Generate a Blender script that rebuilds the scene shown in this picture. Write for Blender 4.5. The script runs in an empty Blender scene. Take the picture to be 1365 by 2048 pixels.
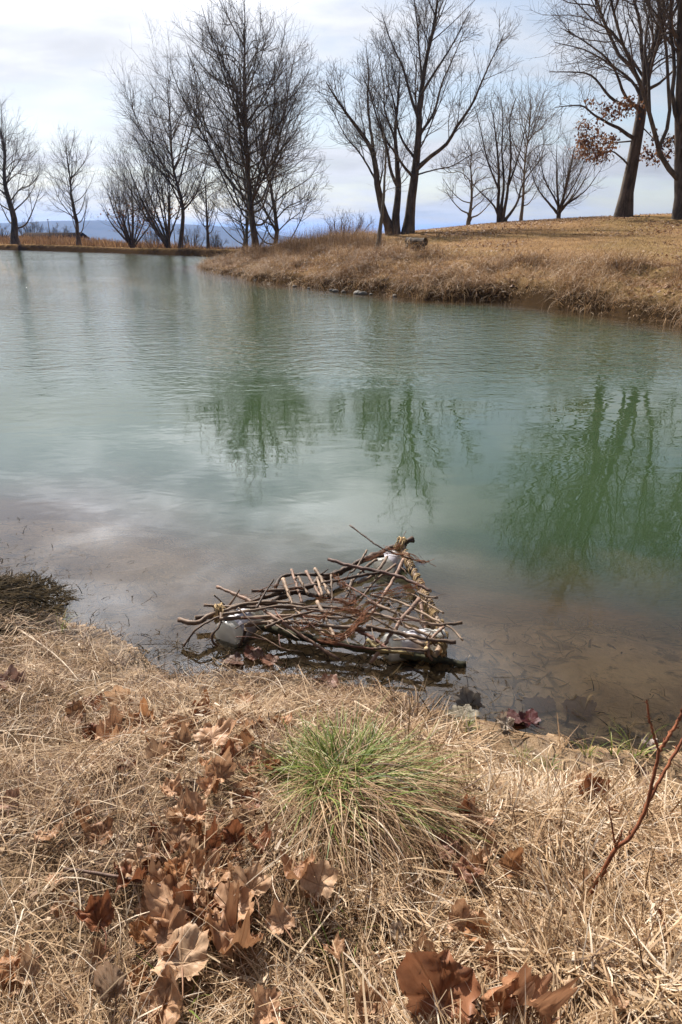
import bpy, math, random
import numpy as np
from mathutils import Vector, Matrix

# ------------------------------------------------------------------ camera, sky, sun
PITCH = math.radians(22.3)
CAM_Z = 1.7
FPX = 1365.0
SUN_AZ = math.radians(-28)      # left of the viewing direction (+Y)
SUN_EL = math.radians(43)
SUN_STRENGTH = 5.0
SKY_STRENGTH = 0.078
EXPOSURE = 0.78

scene = bpy.context.scene
COL = scene.collection
cam_data = bpy.data.cameras.new('camera')
cam = bpy.data.objects.new('camera', cam_data)
COL.objects.link(cam)
cam.location = (0, 0, CAM_Z)
cam.rotation_euler = (math.radians(90) - PITCH, 0, 0)
cam_data.sensor_fit = 'AUTO'
cam_data.sensor_width = 36.0
cam_data.lens = 24.0
cam_data.clip_start = 0.05
cam_data.clip_end = 20000
scene.camera = cam
scene.view_settings.view_transform = 'Standard'
scene.view_settings.look = 'None'
scene.view_settings.gamma = 1.0
scene.view_settings.exposure = EXPOSURE
scene.view_settings.use_curve_mapping = False
scene.cycles.max_bounces = 8
scene.cycles.diffuse_bounces = 4
scene.cycles.glossy_bounces = 3
scene.cycles.transparent_max_bounces = 12
scene.cycles.transmission_bounces = 4
scene.cycles.volume_bounces = 0
scene.cycles.caustics_reflective = False
scene.cycles.caustics_refractive = False
scene.cycles.sample_clamp_indirect = 4.0

SUN_DIR = Vector((math.sin(SUN_AZ) * math.cos(SUN_EL), math.cos(SUN_AZ) * math.cos(SUN_EL), math.sin(SUN_EL)))


class NT:
    """Small helper to wire node trees."""
    def __init__(self, tree):
        self.t = tree
        self.t.nodes.clear()

    def n(self, kind, **props):
        nd = self.t.nodes.new(kind)
        ins = props.pop('ins', {})
        for k, v in props.items():
            setattr(nd, k, v)
        for k, v in ins.items():
            self.set(nd, k, v)
        return nd

    def set(self, nd, key, v):
        s = nd.inputs[key]
        if isinstance(v, bpy.types.NodeSocket):
            self.t.links.new(v, s)
        elif isinstance(v, bpy.types.Node):
            self.t.links.new(v.outputs[0], s)
        else:
            s.default_value = v

    def math(self, op, a, b=0.0, c=None, clamp=False):
        nd = self.n('ShaderNodeMath', operation=op, use_clamp=clamp)
        self.set(nd, 0, a)
        self.set(nd, 1, b)
        if c is not None:
            self.set(nd, 2, c)
        return nd.outputs[0]

    def mix(self, f, a, b, blend='MIX'):
        nd = self.n('ShaderNodeMix', data_type='RGBA', blend_type=blend)
        self.set(nd, 0, f)
        self.set(nd, 6, a)
        self.set(nd, 7, b)
        return nd.outputs[2]

    def ramp(self, f, stops, interp='LINEAR'):
        nd = self.n('ShaderNodeValToRGB')
        cr = nd.color_ramp
        cr.interpolation = interp
        while len(cr.elements) < len(stops):
            cr.elements.new(0.5)
        for e, (p, c) in zip(cr.elements, stops):
            e.position = p
            e.color = (*c, 1) if len(c) == 3 else c
        self.set(nd, 0, f)
        return nd.outputs[0]

    def smooth(self, v, lo, hi, a=0.0, b=1.0):
        nd = self.n('ShaderNodeMapRange', interpolation_type='SMOOTHSTEP')
        self.set(nd, 0, v)
        self.set(nd, 1, lo); self.set(nd, 2, hi); self.set(nd, 3, a); self.set(nd, 4, b)
        return nd.outputs[0]

    def noise(self, vec, scale, detail=3.0, rough=0.5, dist=0.0):
        nd = self.n('ShaderNodeTexNoise')
        self.set(nd, 'Vector', vec)
        nd.inputs['Scale'].default_value = scale
        nd.inputs['Detail'].default_value = detail
        nd.inputs['Roughness'].default_value = rough
        nd.inputs['Distortion'].default_value = dist
        return nd.outputs[0]

    def mapping(self, vec, scale=(1, 1, 1), rot=(0, 0, 0), loc=(0, 0, 0)):
        nd = self.n('ShaderNodeMapping')
        self.set(nd, 0, vec)
        nd.inputs['Scale'].default_value = scale
        nd.inputs['Rotation'].default_value = rot
        nd.inputs['Location'].default_value = loc
        return nd.outputs[0]


world = bpy.data.worlds.new('World')
scene.world = world
world.use_nodes = True
w = NT(world.node_tree)
sky = w.n('ShaderNodeTexSky', sky_type='NISHITA', sun_disc=False, sun_elevation=SUN_EL,
          sun_rotation=SUN_AZ, altitude=200, air_density=1.0, dust_density=1.2, ozone_density=1.0)
tc = w.n('ShaderNodeTexCoord')
nrm = tc.outputs['Generated']
sep = w.n('ShaderNodeSeparateXYZ', ins={0: nrm})
zc = w.math('MAXIMUM', sep.outputs[2], 0.0)
den = w.math('ADD', zc, 0.18)
u_ = w.math('DIVIDE', sep.outputs[0], den)
v_ = w.math('DIVIDE', sep.outputs[1], den)
comb = w.n('ShaderNodeCombineXYZ', ins={0: u_, 1: v_, 2: 0.0})
cm = w.mapping(comb.outputs[0], scale=(1.0, 1.5, 1), rot=(0, 0, math.radians(-25)), loc=(3.1, 1.7, 0))
n1 = w.noise(cm, 0.85, 5.0, 0.52, 0.5)
n2 = w.noise(cm, 3.2, 4.0, 0.55, 0.3)
cl = w.math('ADD', w.math('MULTIPLY', n1, 0.75), w.math('MULTIPLY', n2, 0.25))
cover = w.smooth(cl, 0.38, 0.60, 0.30, 0.98)
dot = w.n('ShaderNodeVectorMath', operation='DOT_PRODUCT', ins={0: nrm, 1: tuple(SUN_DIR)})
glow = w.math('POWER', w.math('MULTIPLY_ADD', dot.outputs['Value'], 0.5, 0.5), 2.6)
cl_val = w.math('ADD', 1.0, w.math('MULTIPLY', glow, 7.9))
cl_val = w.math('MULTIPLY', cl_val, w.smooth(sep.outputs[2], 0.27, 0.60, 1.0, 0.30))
sky_boost = w.math('MULTIPLY', w.smooth(dot.outputs['Value'], 0.75, 0.97, 0.0, 29.0), w.smooth(sep.outputs[2], 0.21, 0.33))  # added sky glow above the view, toward the sun, to brighten water reflections
cl_val = w.math('ADD', cl_val, w.math('MULTIPLY', sky_boost, w.smooth(cl, 0.38, 0.60, 0.35, 1.15)))
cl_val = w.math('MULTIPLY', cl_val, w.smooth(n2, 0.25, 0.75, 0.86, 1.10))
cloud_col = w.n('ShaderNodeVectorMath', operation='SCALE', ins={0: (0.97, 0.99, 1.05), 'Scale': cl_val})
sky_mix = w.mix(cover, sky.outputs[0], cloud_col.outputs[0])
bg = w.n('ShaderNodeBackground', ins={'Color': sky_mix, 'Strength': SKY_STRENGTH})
w.n('ShaderNodeOutputWorld', ins={'Surface': bg.outputs[0]})

sun_data = bpy.data.lights.new('sun', 'SUN')
sun_data.energy = SUN_STRENGTH
sun_data.angle = math.radians(0.6)
sun_data.color = (1.0, 0.94, 0.85)
sun = bpy.data.objects.new('sun', sun_data)
COL.objects.link(sun)
sun.rotation_euler = SUN_DIR.to_track_quat('Z', 'Y').to_euler()

# ------------------------------------------------------------------ generic helpers
R = np.random.default_rng(7)
random.seed(7)
CP, SP = math.cos(PITCH), math.sin(PITCH)


def ray(px, py):
    a = (px - 682.5) / FPX
    b = (1024.0 - py) / FPX
    return np.array([a, CP + b * SP, -SP + b * CP])


def at(px, py, Y):
    """World point seen at photo pixel (px, py), at distance Y along the ground axis."""
    d = ray(px, py)
    return np.array([0, 0, CAM_Z]) + d * (Y / d[1])


def flat(px, py, z=0.0):
    """World point where the line of sight through (px, py) meets the level z."""
    d = ray(px, py)
    return np.array([0, 0, CAM_Z]) + d * ((z - CAM_Z) / d[2])


def hash2(ix, iy, seed):
    h = (ix.astype(np.int64) * 374761393 + iy.astype(np.int64) * 668265263 + seed * 1442695041) & 0xFFFFFFFF
    h = ((h ^ (h >> 13)) * 1274126177) & 0xFFFFFFFF
    return ((h ^ (h >> 16)) & 0xFFFF) / 65535.0


def vnoise(x, y, seed=0):
    x = np.asarray(x, float); y = np.asarray(y, float)
    ix = np.floor(x); iy = np.floor(y)
    fx = x - ix; fy = y - iy
    fx = fx * fx * (3 - 2 * fx); fy = fy * fy * (3 - 2 * fy)
    a = hash2(ix, iy, seed); b = hash2(ix + 1, iy, seed)
    c = hash2(ix, iy + 1, seed); d = hash2(ix + 1, iy + 1, seed)
    return (a + (b - a) * fx) * (1 - fy) + (c + (d - c) * fx) * fy


def fbm(x, y, seed=0, oct=4):
    s = 0; amp = 0.5; tot = 0
    for k in range(oct):
        s = s + amp * vnoise(x * 2 ** k, y * 2 ** k, seed + k)
        tot += amp; amp *= 0.5
    return s / tot


def sstep(x, a, b):
    t = np.clip((x - a) / (b - a), 0, 1)
    return t * t * (3 - 2 * t)


def link_mesh(name, verts, faces, mat=None, parent=None, smooth=True, attrs=None, mats=None, mat_idx=None):
    """faces: (M,4) or (M,3) numpy array, or list of such arrays."""
    me = bpy.data.meshes.new(name)
    verts = np.ascontiguousarray(verts, dtype=np.float32)
    if not isinstance(faces, list):
        faces = [faces]
    faces = [np.asarray(f, dtype=np.int32) for f in faces if len(f)]
    nl = sum(f.size for f in faces); nf = sum(len(f) for f in faces)
    me.vertices.add(len(verts)); me.vertices.foreach_set('co', verts.ravel())
    me.loops.add(nl); me.polygons.add(nf)
    me.loops.foreach_set('vertex_index', np.concatenate([f.ravel() for f in faces]))
    tot = np.concatenate([np.full(len(f), f.shape[1], np.int32) for f in faces])
    st = np.concatenate([[0], np.cumsum(tot)[:-1]]).astype(np.int32)
    me.polygons.foreach_set('loop_start', st)
    me.polygons.foreach_set('loop_total', tot)
    if smooth:
        me.polygons.foreach_set('use_smooth', np.ones(nf, bool))
    if mat_idx is not None:
        me.polygons.foreach_set('material_index', np.asarray(mat_idx, np.int32))
    for k, v in (attrs or {}).items():
        v = np.asarray(v, np.float32)
        if v.ndim == 1:
            a = me.attributes.new(k, 'FLOAT', 'POINT'); a.data.foreach_set('value', v)
        elif v.shape[1] == 3:
            a = me.attributes.new(k, 'FLOAT_VECTOR', 'POINT'); a.data.foreach_set('vector', v.ravel())
    me.update(calc_edges=True)
    me.validate()
    for m in (mats or ([mat] if mat else [])):
        me.materials.append(m)
    ob = bpy.data.objects.new(name, me)
    COL.objects.link(ob)
    if parent is not None:
        ob.parent = parent
    return ob


def tag(o, label=None, cat=None, group=None, kind=None):
    if label: o['label'] = label
    if cat: o['category'] = cat
    if group: o['group'] = group
    if kind: o['kind'] = kind
    return o


def empty(name, loc, label, cat, group=None):
    o = bpy.data.objects.new(name, None)
    COL.objects.link(o)
    o.location = tuple(float(c) for c in loc)
    o.empty_display_size = 0.2
    return tag(o, label, cat, group)


class Geo:
    """Collects geometry for ONE mesh."""
    def __init__(self):
        self.v = []; self.f = {3: [], 4: []}; self.a = {}; self.n = 0

    def add(self, v, f, **attrs):
        v = np.asarray(v, float).reshape(-1, 3)
        f = np.asarray(f, int)
        self.v.append(v)
        if len(f):
            self.f[f.shape[1]].append(f + self.n)
        for k, x in attrs.items():
            self.a.setdefault(k, []).append(np.broadcast_to(x, (len(v),)) if np.ndim(x) < 2 else x)
        self.n += len(v)

    def build(self, name, mat, parent=None, origin=None, **kw):
        v = np.concatenate(self.v)
        if origin is not None:
            v = v - np.asarray(origin)
        fs = [np.concatenate(self.f[k]) for k in (4, 3) if self.f[k]]
        at_ = {k: np.concatenate(x) for k, x in self.a.items()}
        return link_mesh(name, v, fs, mat, parent, attrs=at_, **kw)


def norm(v):
    return v / np.maximum(np.linalg.norm(v, axis=-1, keepdims=True), 1e-9)


def tubes(pts, rad, k=4, cap=False):
    """pts (N,S,3), rad (N,S) -> verts, quads (+ end fans as quads of tip collapse)."""
    N, S, _ = pts.shape
    t = np.empty_like(pts)
    t[:, 1:-1] = pts[:, 2:] - pts[:, :-2]
    t[:, 0] = pts[:, 1] - pts[:, 0]
    t[:, -1] = pts[:, -1] - pts[:, -2]
    t = norm(t)
    ref = np.where(np.abs(t[:, :1, 2:3]) < 0.8, np.array([0, 0, 1.0]), np.array([1.0, 0, 0]))
    u = norm(np.cross(ref, t[:, :1]))
    u = np.broadcast_to(u, t.shape)
    u = norm(u - (u * t).sum(-1, keepdims=True) * t)
    v = np.cross(t, u)
    ang = np.arange(k) * 2 * math.pi / k
    ring = (pts[:, :, None] + rad[:, :, None, None] * (u[:, :, None] * np.cos(ang)[:, None] + v[:, :, None] * np.sin(ang)[:, None]))
    verts = ring.reshape(-1, 3)
    base = (np.arange(N)[:, None, None] * S + np.arange(S - 1)[None, :, None]) * k
    j = np.arange(k)[None, None, :]
    j2 = (j + 1) % k
    q = np.stack([base + j, base + j2, base + k + j2, base + k + j], -1).reshape(-1, 4)
    return verts, q


def resample(pts, n, smooth=True):
    """Catmull-Rom through pts, n points out."""
    p = np.asarray(pts, float)
    if len(p) == 2 or not smooth:
        s = np.concatenate([[0], np.cumsum(np.linalg.norm(np.diff(p, axis=0), axis=1))])
        q = np.linspace(0, s[-1], n)
        return np.stack([np.interp(q, s, p[:, i]) for i in range(p.shape[1])], 1)
    e = np.concatenate([[2 * p[0] - p[1]], p, [2 * p[-1] - p[-2]]])
    out = []
    for i in range(1, len(e) - 2):
        t = np.linspace(0, 1, 12, endpoint=False)[:, None]
        a, b, c, d = e[i - 1], e[i], e[i + 1], e[i + 2]
        out.append(0.5 * (2 * b + (c - a) * t + (2 * a - 5 * b + 4 * c - d) * t ** 2 + (3 * b - a - 3 * c + d) * t ** 3))
    out.append(p[-1:])
    return resample(np.concatenate(out), n, smooth=False)


# ------------------------------------------------------------------ materials
def new_mat(name):
    m = bpy.data.materials.new(name)
    m.use_nodes = True
    return m, NT(m.node_tree)


def finish(nt, bsdf):
    nt.n('ShaderNodeOutputMaterial', ins={'Surface': bsdf})


def mat_blade(name, stops, transl=0.3, rough=0.6, spec=0.35):
    """Thin plant matter: colour by the blade's own 'tint', let some light through."""
    m, n = new_mat(name)
    at_ = n.n('ShaderNodeAttribute', attribute_name='tint')
    geo = n.n('ShaderNodeNewGeometry')
    fine = n.noise(geo.outputs['Position'], 60.0, 2.0)
    f = n.math('ADD', at_.outputs['Fac'], n.math('MULTIPLY', n.math('SUBTRACT', fine, 0.5), 0.25))
    c = n.ramp(f, stops)
    p = n.n('ShaderNodeBsdfPrincipled', ins={'Base Color': c, 'Roughness': rough})
    p.inputs['Specular IOR Level'].default_value = spec
    tr = n.n('ShaderNodeBsdfTranslucent', ins={'Color': c})
    mx = n.n('ShaderNodeMixShader', ins={0: transl, 1: p.outputs[0], 2: tr.outputs[0]})
    finish(n, mx.outputs[0])
    return m


def mat_bark(name, dark, light, scale=6.0, bump=0.02, zs=0.25, objcol=False, rough=0.85, spec=0.25):
    m, n = new_mat(name)
    tcn = n.n('ShaderNodeTexCoord')
    mp = n.mapping(tcn.outputs['Object'], scale=(1, 1, zs))
    a = n.noise(mp, scale, 5.0, 0.65, 0.4)
    b = n.noise(tcn.outputs['Object'], scale * 0.3, 3.0)
    f = n.smooth(n.math('ADD', n.math('MULTIPLY', a, 0.7), n.math('MULTIPLY', b, 0.3)), 0.35, 0.65)
    c = n.mix(f, (*dark, 1), (*light, 1))
    if objcol:
        oi = n.n('ShaderNodeObjectInfo')
        c = n.mix(1.0, c, oi.outputs['Color'], 'MULTIPLY')
    bm = n.n('ShaderNodeBump', ins={'Height': a, 'Distance': bump, 'Strength': 0.8})
    p = n.n('ShaderNodeBsdfPrincipled', ins={'Base Color': c, 'Roughness': rough, 'Normal': bm.outputs[0]})
    p.inputs['Specular IOR Level'].default_value = spec
    finish(n, p.outputs[0])
    return m


M = {}
M['bark'] = mat_bark('dark_bark', (0.055, 0.043, 0.036), (0.175, 0.140, 0.113))
M['twig'] = mat_bark('twig_bark', (0.085, 0.066, 0.056), (0.175, 0.138, 0.116), 2.0)
M['pale_bark'] = mat_bark('pale_bark', (0.10, 0.085, 0.07), (0.30, 0.26, 0.21), 4.0)
M['pale_twig'] = mat_bark('pale_twig_bark', (0.13, 0.105, 0.085), (0.22, 0.18, 0.145), 2.0)
M['log'] = mat_bark('weathered_log', (0.035, 0.026, 0.020), (0.125, 0.098, 0.075), 9.0, 0.02, 1.0)
M['log_end'] = mat_bark('dark_end_grain', (0.03, 0.022, 0.017), (0.09, 0.065, 0.045), 14.0, 0.01, 1.0)
M['stick'] = mat_bark('stick_bark', (0.38, 0.34, 0.31), (1.08, 1.0, 0.92), 22.0, 0.003, 1.0, objcol=True, rough=0.6)
M['cut'] = mat_bark('cut_wood', (0.42, 0.30, 0.17), (0.62, 0.48, 0.30), 60.0, 0.001, 1.0)
M['mossy'] = mat_bark('mossy_pole_bark', (0.018, 0.016, 0.012), (0.085, 0.08, 0.04), 25.0, 0.006, 1.0)
M['vine'] = mat_bark('red_vine', (0.12, 0.045, 0.022), (0.27, 0.115, 0.055), 40.0, 0.001, 1.0)
M['lash'] = mat_bark('straw_twine', (0.26, 0.17, 0.08), (0.50, 0.36, 0.19), 40.0, 0.001, 1.0)
M['redstem'] = mat_bark('red_brown_stem', (0.13, 0.042, 0.02), (0.27, 0.095, 0.042), 40.0, 0.001, 1.0)
M['stone'] = mat_bark('grey_stone', (0.09, 0.08, 0.07), (0.26, 0.235, 0.20), 6.0, 0.02, 1.0)
M['straw'] = mat_blade('dry_straw', [(0.0, (0.045, 0.020, 0.010)), (0.3, (0.19, 0.098, 0.044)), (0.6, (0.41, 0.265, 0.140)), (0.85, (0.58, 0.43, 0.275)), (1.0, (0.72, 0.60, 0.46))])
M['bankgrass'] = mat_blade('bank_dry_grass', [(0.0, (0.055, 0.026, 0.012)), (0.35, (0.19, 0.104, 0.050)), (0.7, (0.38, 0.24, 0.125)), (1.0, (0.56, 0.42, 0.27))])
M['green'] = mat_blade('green_grass_blades', [(0.0, (0.045, 0.070, 0.010)), (0.4, (0.14, 0.195, 0.028)), (0.68, (0.31, 0.33, 0.085)), (1.0, (0.58, 0.48, 0.24))], 0.35, 0.5)
M['wetweed'] = mat_blade('wet_matted_weed', [(0.0, (0.008, 0.006, 0.003)), (0.5, (0.030, 0.020, 0.009)), (1.0, (0.11, 0.075, 0.035))], 0.1, 0.9, 0.08)
M['litter'] = mat_blade('leaf_litter', [(0.0, (0.12, 0.05, 0.02)), (0.5, (0.26, 0.13, 0.06)), (1.0, (0.42, 0.28, 0.17))], 0.25)
M['clinging'] = mat_blade('clinging_leaves', [(0.0, (0.09, 0.035, 0.017)), (0.5, (0.18, 0.075, 0.034)), (1.0, (0.30, 0.16, 0.075))], 0.35)

# ------------------------------------------------------------------ terrain
near_px = [(-60, 1120), (30, 1165), (75, 1225), (120, 1248), (190, 1262), (262, 1292), (318, 1342), (380, 1352), (440, 1338), (520, 1345), (600, 1352),
           (660, 1372), (740, 1376), (800, 1394), (850, 1428), (900, 1438), (960, 1444), (1060, 1452), (1150, 1456), (1260, 1474), (1365, 1496), (1600, 1520)]
far_px = [(1700, 705), (1500, 668), (1365, 650), (1200, 626), (1080, 612), (1000, 605), (915, 602), (830, 597), (760, 588), (700, 583), (650, 576), (600, 573), (550, 566),
          (500, 560), (465, 550), (440, 547), (415, 541), (398, 535)]
dike_px = [(500, 514.0), (420, 512.5), (300, 508.5), (150, 503.5), (0, 499.3)]
lake = [(-25, 1.5), (-7, 3.4)] + [tuple(flat(*p)[:2]) for p in near_px] + [(6.0, 2.2), (14, 1.0), (22, 5)]
lake += [tuple(flat(*p)[:2]) for p in far_px]
tip = np.array(lake[-1])
lake += [(tip[0] + 0.15, tip[1] + 1.2), (-5.5, 42.0), (-3.2, 47.0), (-1.0, 52.0)]
lake += [tuple(flat(*p)[:2]) for p in dike_px] + [(-95, 97), (-120, 60), (-80, 10)]
LAKE = np.array(lake)


def lake_dist(x, y):
    """Signed distance to the shoreline, positive on land."""
    x = np.asarray(x, float); y = np.asarray(y, float)
    shp = x.shape
    x = x.ravel(); y = y.ravel()
    best = np.full(x.shape, 1e18)
    inside = np.zeros(x.shape, bool)
    n = len(LAKE)
    for i in range(n):
        ax, ay = LAKE[i]; bx, by = LAKE[(i + 1) % n]
        ex, ey = bx - ax, by - ay
        t = np.clip(((x - ax) * ex + (y - ay) * ey) / (ex * ex + ey * ey), 0, 1)
        dx = x - ax - t * ex; dy = y - ay - t * ey
        best = np.minimum(best, dx * dx + dy * dy)
        c = ((ay > y) != (by > y)) & (x < (bx - ax) * (y - ay) / (by - ay + 1e-12) + ax)
        inside ^= c
    d = np.sqrt(best)
    return np.where(inside, -d, d).reshape(shp)


ctrl = []
for px, py, Y in [(1365, 428, 39), (1250, 432, 39), (1118, 440, 39), (1000, 447, 39), (935, 453, 39), (817, 466, 39), (700, 478, 39), (600, 490, 40), (513, 503, 40), (450, 516, 40),
                  (1365, 470, 27), (1118, 476, 29), (935, 484, 30), (817, 490, 31), (700, 499, 31), (600, 508, 33),
                  (1365, 543, 17.5), (1200, 530, 19.5), (1000, 522, 22), (830, 517, 24), (700, 516, 26.5), (600, 518, 29), (513, 524, 32), (450, 531, 35.5), (1700, 540, 17), (1700, 425, 38)]:
    ctrl.append(at(px, py, Y))
for x, y, z in [(20, 62, 2.3), (10, 62, 1.4), (2, 62, 0.55), (35, 60, 2.8), (40, 35, 3.0), (35, 15, 2.2), (60, 80, 2.0), (20, 100, 0.5), (0, 110, -2.0), (-15, 110, -2.2),
                (-12, 58, 0.42), (-25, 70, 0.42), (-38, 79, 0.42), (-55, 88, 0.42), (-2, 57, 0.42), (-14, 66, 0.2), (-28, 80, 0.3),
                (-52, 110, 0.55), (-40, 115, 0.45), (-75, 112, 0.6), (-28, 115, -1.2), (-90, 150, 0.6), (-60, 150, -0.8), (0, 150, -4), (60, 150, -1), (-30, 150, -4),
                (0, 0, 0.30), (-1.5, 1, 0.30), (1.5, 1, 0.30), (0, 2.3, 0.27), (-2, 2.5, 0.27), (2.0, 2.0, 0.27), (-6, -3, 0.5), (6, -3, 0.5), (0, -6, 0.6), (0, -30, 1.0), (-40, -30, 1.0), (40, -30, 1.5), (-150, 40, 1), (150, 40, 1)]:
    ctrl.append(np.array([x, y, z], float))
ctrl = np.array(ctrl)


def _tps(r2):
    return r2 * np.log(r2 + 1e-9)


_C = ctrl[:, :2] / 40.0
_K = _tps(((_C[:, None] - _C[None]) ** 2).sum(-1)) + np.eye(len(_C)) * 1e-4
_P = np.concatenate([np.ones((len(_C), 1)), _C], 1)
_A = np.block([[_K, _P], [_P.T, np.zeros((3, 3))]])
_W = np.linalg.solve(_A, np.concatenate([ctrl[:, 2], np.zeros(3)]))


def upland(x, y):
    x = x / 40.0; y = y / 40.0
    s = _W[-3] + _W[-2] * x + _W[-1] * y
    for i in range(len(_C)):
        s = s + _W[i] * _tps((x - _C[i, 0]) ** 2 + (y - _C[i, 1]) ** 2)
    return s


def ground(x, y, want_d=False):
    x = np.asarray(x, float); y = np.asarray(y, float)
    d = lake_dist(x, y)
    far = sstep(y, 5.0, 11.0)
    r = np.hypot(x, y)
    up = np.clip(upland(np.clip(x, -140, 140), np.clip(y, -60, 150)), -6, 4.5)
    dike = sstep(r, 50, 56) * (x < 6)
    wob = (fbm(x * 2.2, y * 2.2, 3) - 0.5)
    Ld = 1.15 * (1 - far) + far * (2.6 * (1 - dike) + 0.7 * dike)
    dd = d + wob * (0.16 * (1 - far) + 0.5 * far * (1 - dike))
    k = np.clip(dd / Ld, 0, 1)
    k = np.where(dd > 0, (k ** 0.75 * (2 - k ** 0.75) * 0.7 + 0.3 * k) * far + (1 - far) * (0.55 * k + 0.45 * k * k * (3 - 2 * k)), 0)
    lump = (fbm(x * 1.1, y * 1.1, 11) - 0.5) * 0.34 * 1.5 * far * (1 - dike) * sstep(d, 0.1, 1.0) * (1 - sstep(d, 3.0, 7.0))
    lump = lump + (fbm(x * 3.0, y * 3.0, 21) - 0.5) * 0.09 * (1 - far) * sstep(d, 0.1, 0.7) + (fbm(x * 15, y * 15, 33) - 0.5) * 0.035 * (1 - far) * sstep(d, 0.01, 0.1)
    land = np.where(up > 0, up * k, np.minimum(up, 0.4 * k + up * sstep(d, 2, 12)))
    land = np.where(d < 3, np.maximum(land, 0.04 * k), land) + lump + far * 0.09 * sstep(dd, 0.0, 0.16) * (1 - sstep(d, 0.8, 2.5))
    bed = -np.minimum(0.015 + 0.13 * np.maximum(-dd, 0) + 0.34 * np.maximum(-dd - 0.85, 0), 2.4) + (fbm(x * 4, y * 4, 31) - 0.5) * 0.03
    z = np.where(dd > 0, land, bed)
    # the valley beyond the plateau
    v = sstep(r, 140, 1300)
    z = np.where(r > 140, z * (1 - v) + -62 * v, z)
    return (z, d) if want_d else z


def hit(px, py, y0=0.5, y1=140.0):
    """Where the line of sight through a photo pixel first meets the terrain."""
    Y = np.exp(np.linspace(math.log(y0), math.log(y1), 1400))
    d = ray(px, py)
    t = Y / d[1]
    X = d[0] * t; Z = CAM_Z + d[2] * t
    g = ground(X, Y)
    i = int(np.argmax(Z < g)) if np.any(Z < g) else len(Y) - 1
    return np.array([X[i], Y[i], float(g[i])])


rr = np.concatenate([np.exp(np.arange(math.log(0.25), math.log(90), 0.0125)), np.exp(np.linspace(math.log(91), math.log(9000), 70))])
NA = 860
# finer towards the view (+Y), coarser behind
aa = np.linspace(-math.pi, math.pi, NA, endpoint=False)
aa = aa - 0.62 * np.sin(aa)
th = aa  # 0 = +Y
gx = rr[:, None] * np.sin(th)[None]
gy = rr[:, None] * np.cos(th)[None]
gz, gd = ground(gx, gy, True)
NRr = len(rr)
idx = np.arange(NRr * NA).reshape(NRr, NA)
i2 = np.roll(idx, -1, axis=1)
quads = np.stack([idx[:-1], i2[:-1], i2[1:], idx[1:]], -1)
verts = np.stack([gx, gy, gz], -1).reshape(-1, 3)
centre = np.array([[0, 0, float(ground(np.zeros(1), np.zeros(1))[0])]])
verts_g = np.concatenate([verts, centre])
tri = np.stack([i2[0], idx[0], np.full(NA, len(verts))], -1)
farv = sstep(gy, 5.0, 11.0).ravel()


def mat_ground():
    m, n = new_mat('earth_and_turf')
    geo = n.n('ShaderNodeNewGeometry')
    pos = geo.outputs['Position']
    dd = n.n('ShaderNodeAttribute', attribute_name='shore').outputs['Fac']
    far = n.n('ShaderNodeAttribute', attribute_name='far').outputs['Fac']
    sepz = n.n('ShaderNodeSeparateXYZ', ins={0: pos}).outputs[2]
    nA = n.noise(pos, 1.1, 5.0, 0.6)
    nB = n.noise(pos, 18.0, 4.0, 0.6)
    nC = n.noise(pos, 0.22, 3.0, 0.5)
    turf = n.mix(n.smooth(nA, 0.3, 0.7), (0.155, 0.088, 0.043, 1), (0.265, 0.163, 0.080, 1))
    turf = n.mix(n.math('MULTIPLY', n.smooth(nC, 0.42, 0.66), 0.45), turf, (0.145, 0.115, 0.043, 1))
    turf = n.mix(n.smooth(nB, 0.35, 0.75, 0.0, 0.5), turf, (0.32, 0.215, 0.118, 1))
    soil = n.mix(n.smooth(nB, 0.3, 0.7), (0.085, 0.05, 0.026, 1), (0.20, 0.13, 0.07, 1))
    soil = n.mix(n.smooth(dd, 0.05, 0.35, 0.0, 1.0), n.mix(n.smooth(nB, 0.3, 0.7), (0.075, 0.044, 0.021, 1), (0.235, 0.150, 0.075, 1)), soil)
    land = n.mix(far, soil, turf)
    sand = n.mix(n.smooth(n.noise(pos, 3.0, 5.0, 0.6), 0.35, 0.62), (0.36, 0.215, 0.105, 1), (0.74, 0.48, 0.26, 1))
    sand = n.mix(n.math('MULTIPLY', n.smooth(n.noise(pos, 6.0, 5.0, 0.7, 0.6), 0.50, 0.62), 0.8), sand, (0.035, 0.026, 0.017, 1))
    land = n.mix(n.math('MULTIPLY', far, n.smooth(dd, 0.2, 0.9, 1.0, 0.0)), land, (0.045, 0.028, 0.015, 1))
    sand = n.mix(far, sand, (0.06, 0.045, 0.03, 1))
    c = n.mix(n.smooth(sepz, -0.02, 0.015), sand, land)
    wet = n.math('MAXIMUM', n.smooth(sepz, 0.0, 0.05, 0.4, 0.95), n.math('MULTIPLY', far, 0.95))
    hb = n.math('ADD', n.noise(pos, 40.0, 4.0, 0.7), nB)
    bm = n.n('ShaderNodeBump', ins={'Height': hb, 'Distance': 0.02, 'Strength': 0.7})
    p = n.n('ShaderNodeBsdfPrincipled', ins={'Base Color': c, 'Roughness': wet, 'Normal': bm.outputs[0]})
    n.set(p, 'Specular IOR Level', n.math('MULTIPLY', n.math('SUBTRACT', 1.0, far), 0.3))
    finish(n, p.outputs[0])
    return m


g_ob = link_mesh('ground', verts_g, [quads.reshape(-1, 4), tri], mat_ground(),
                 attrs={'shore': np.concatenate([gd.ravel(), [1]]), 'far': np.concatenate([farv, [0]])})
tag(g_ob, kind='structure')


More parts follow.
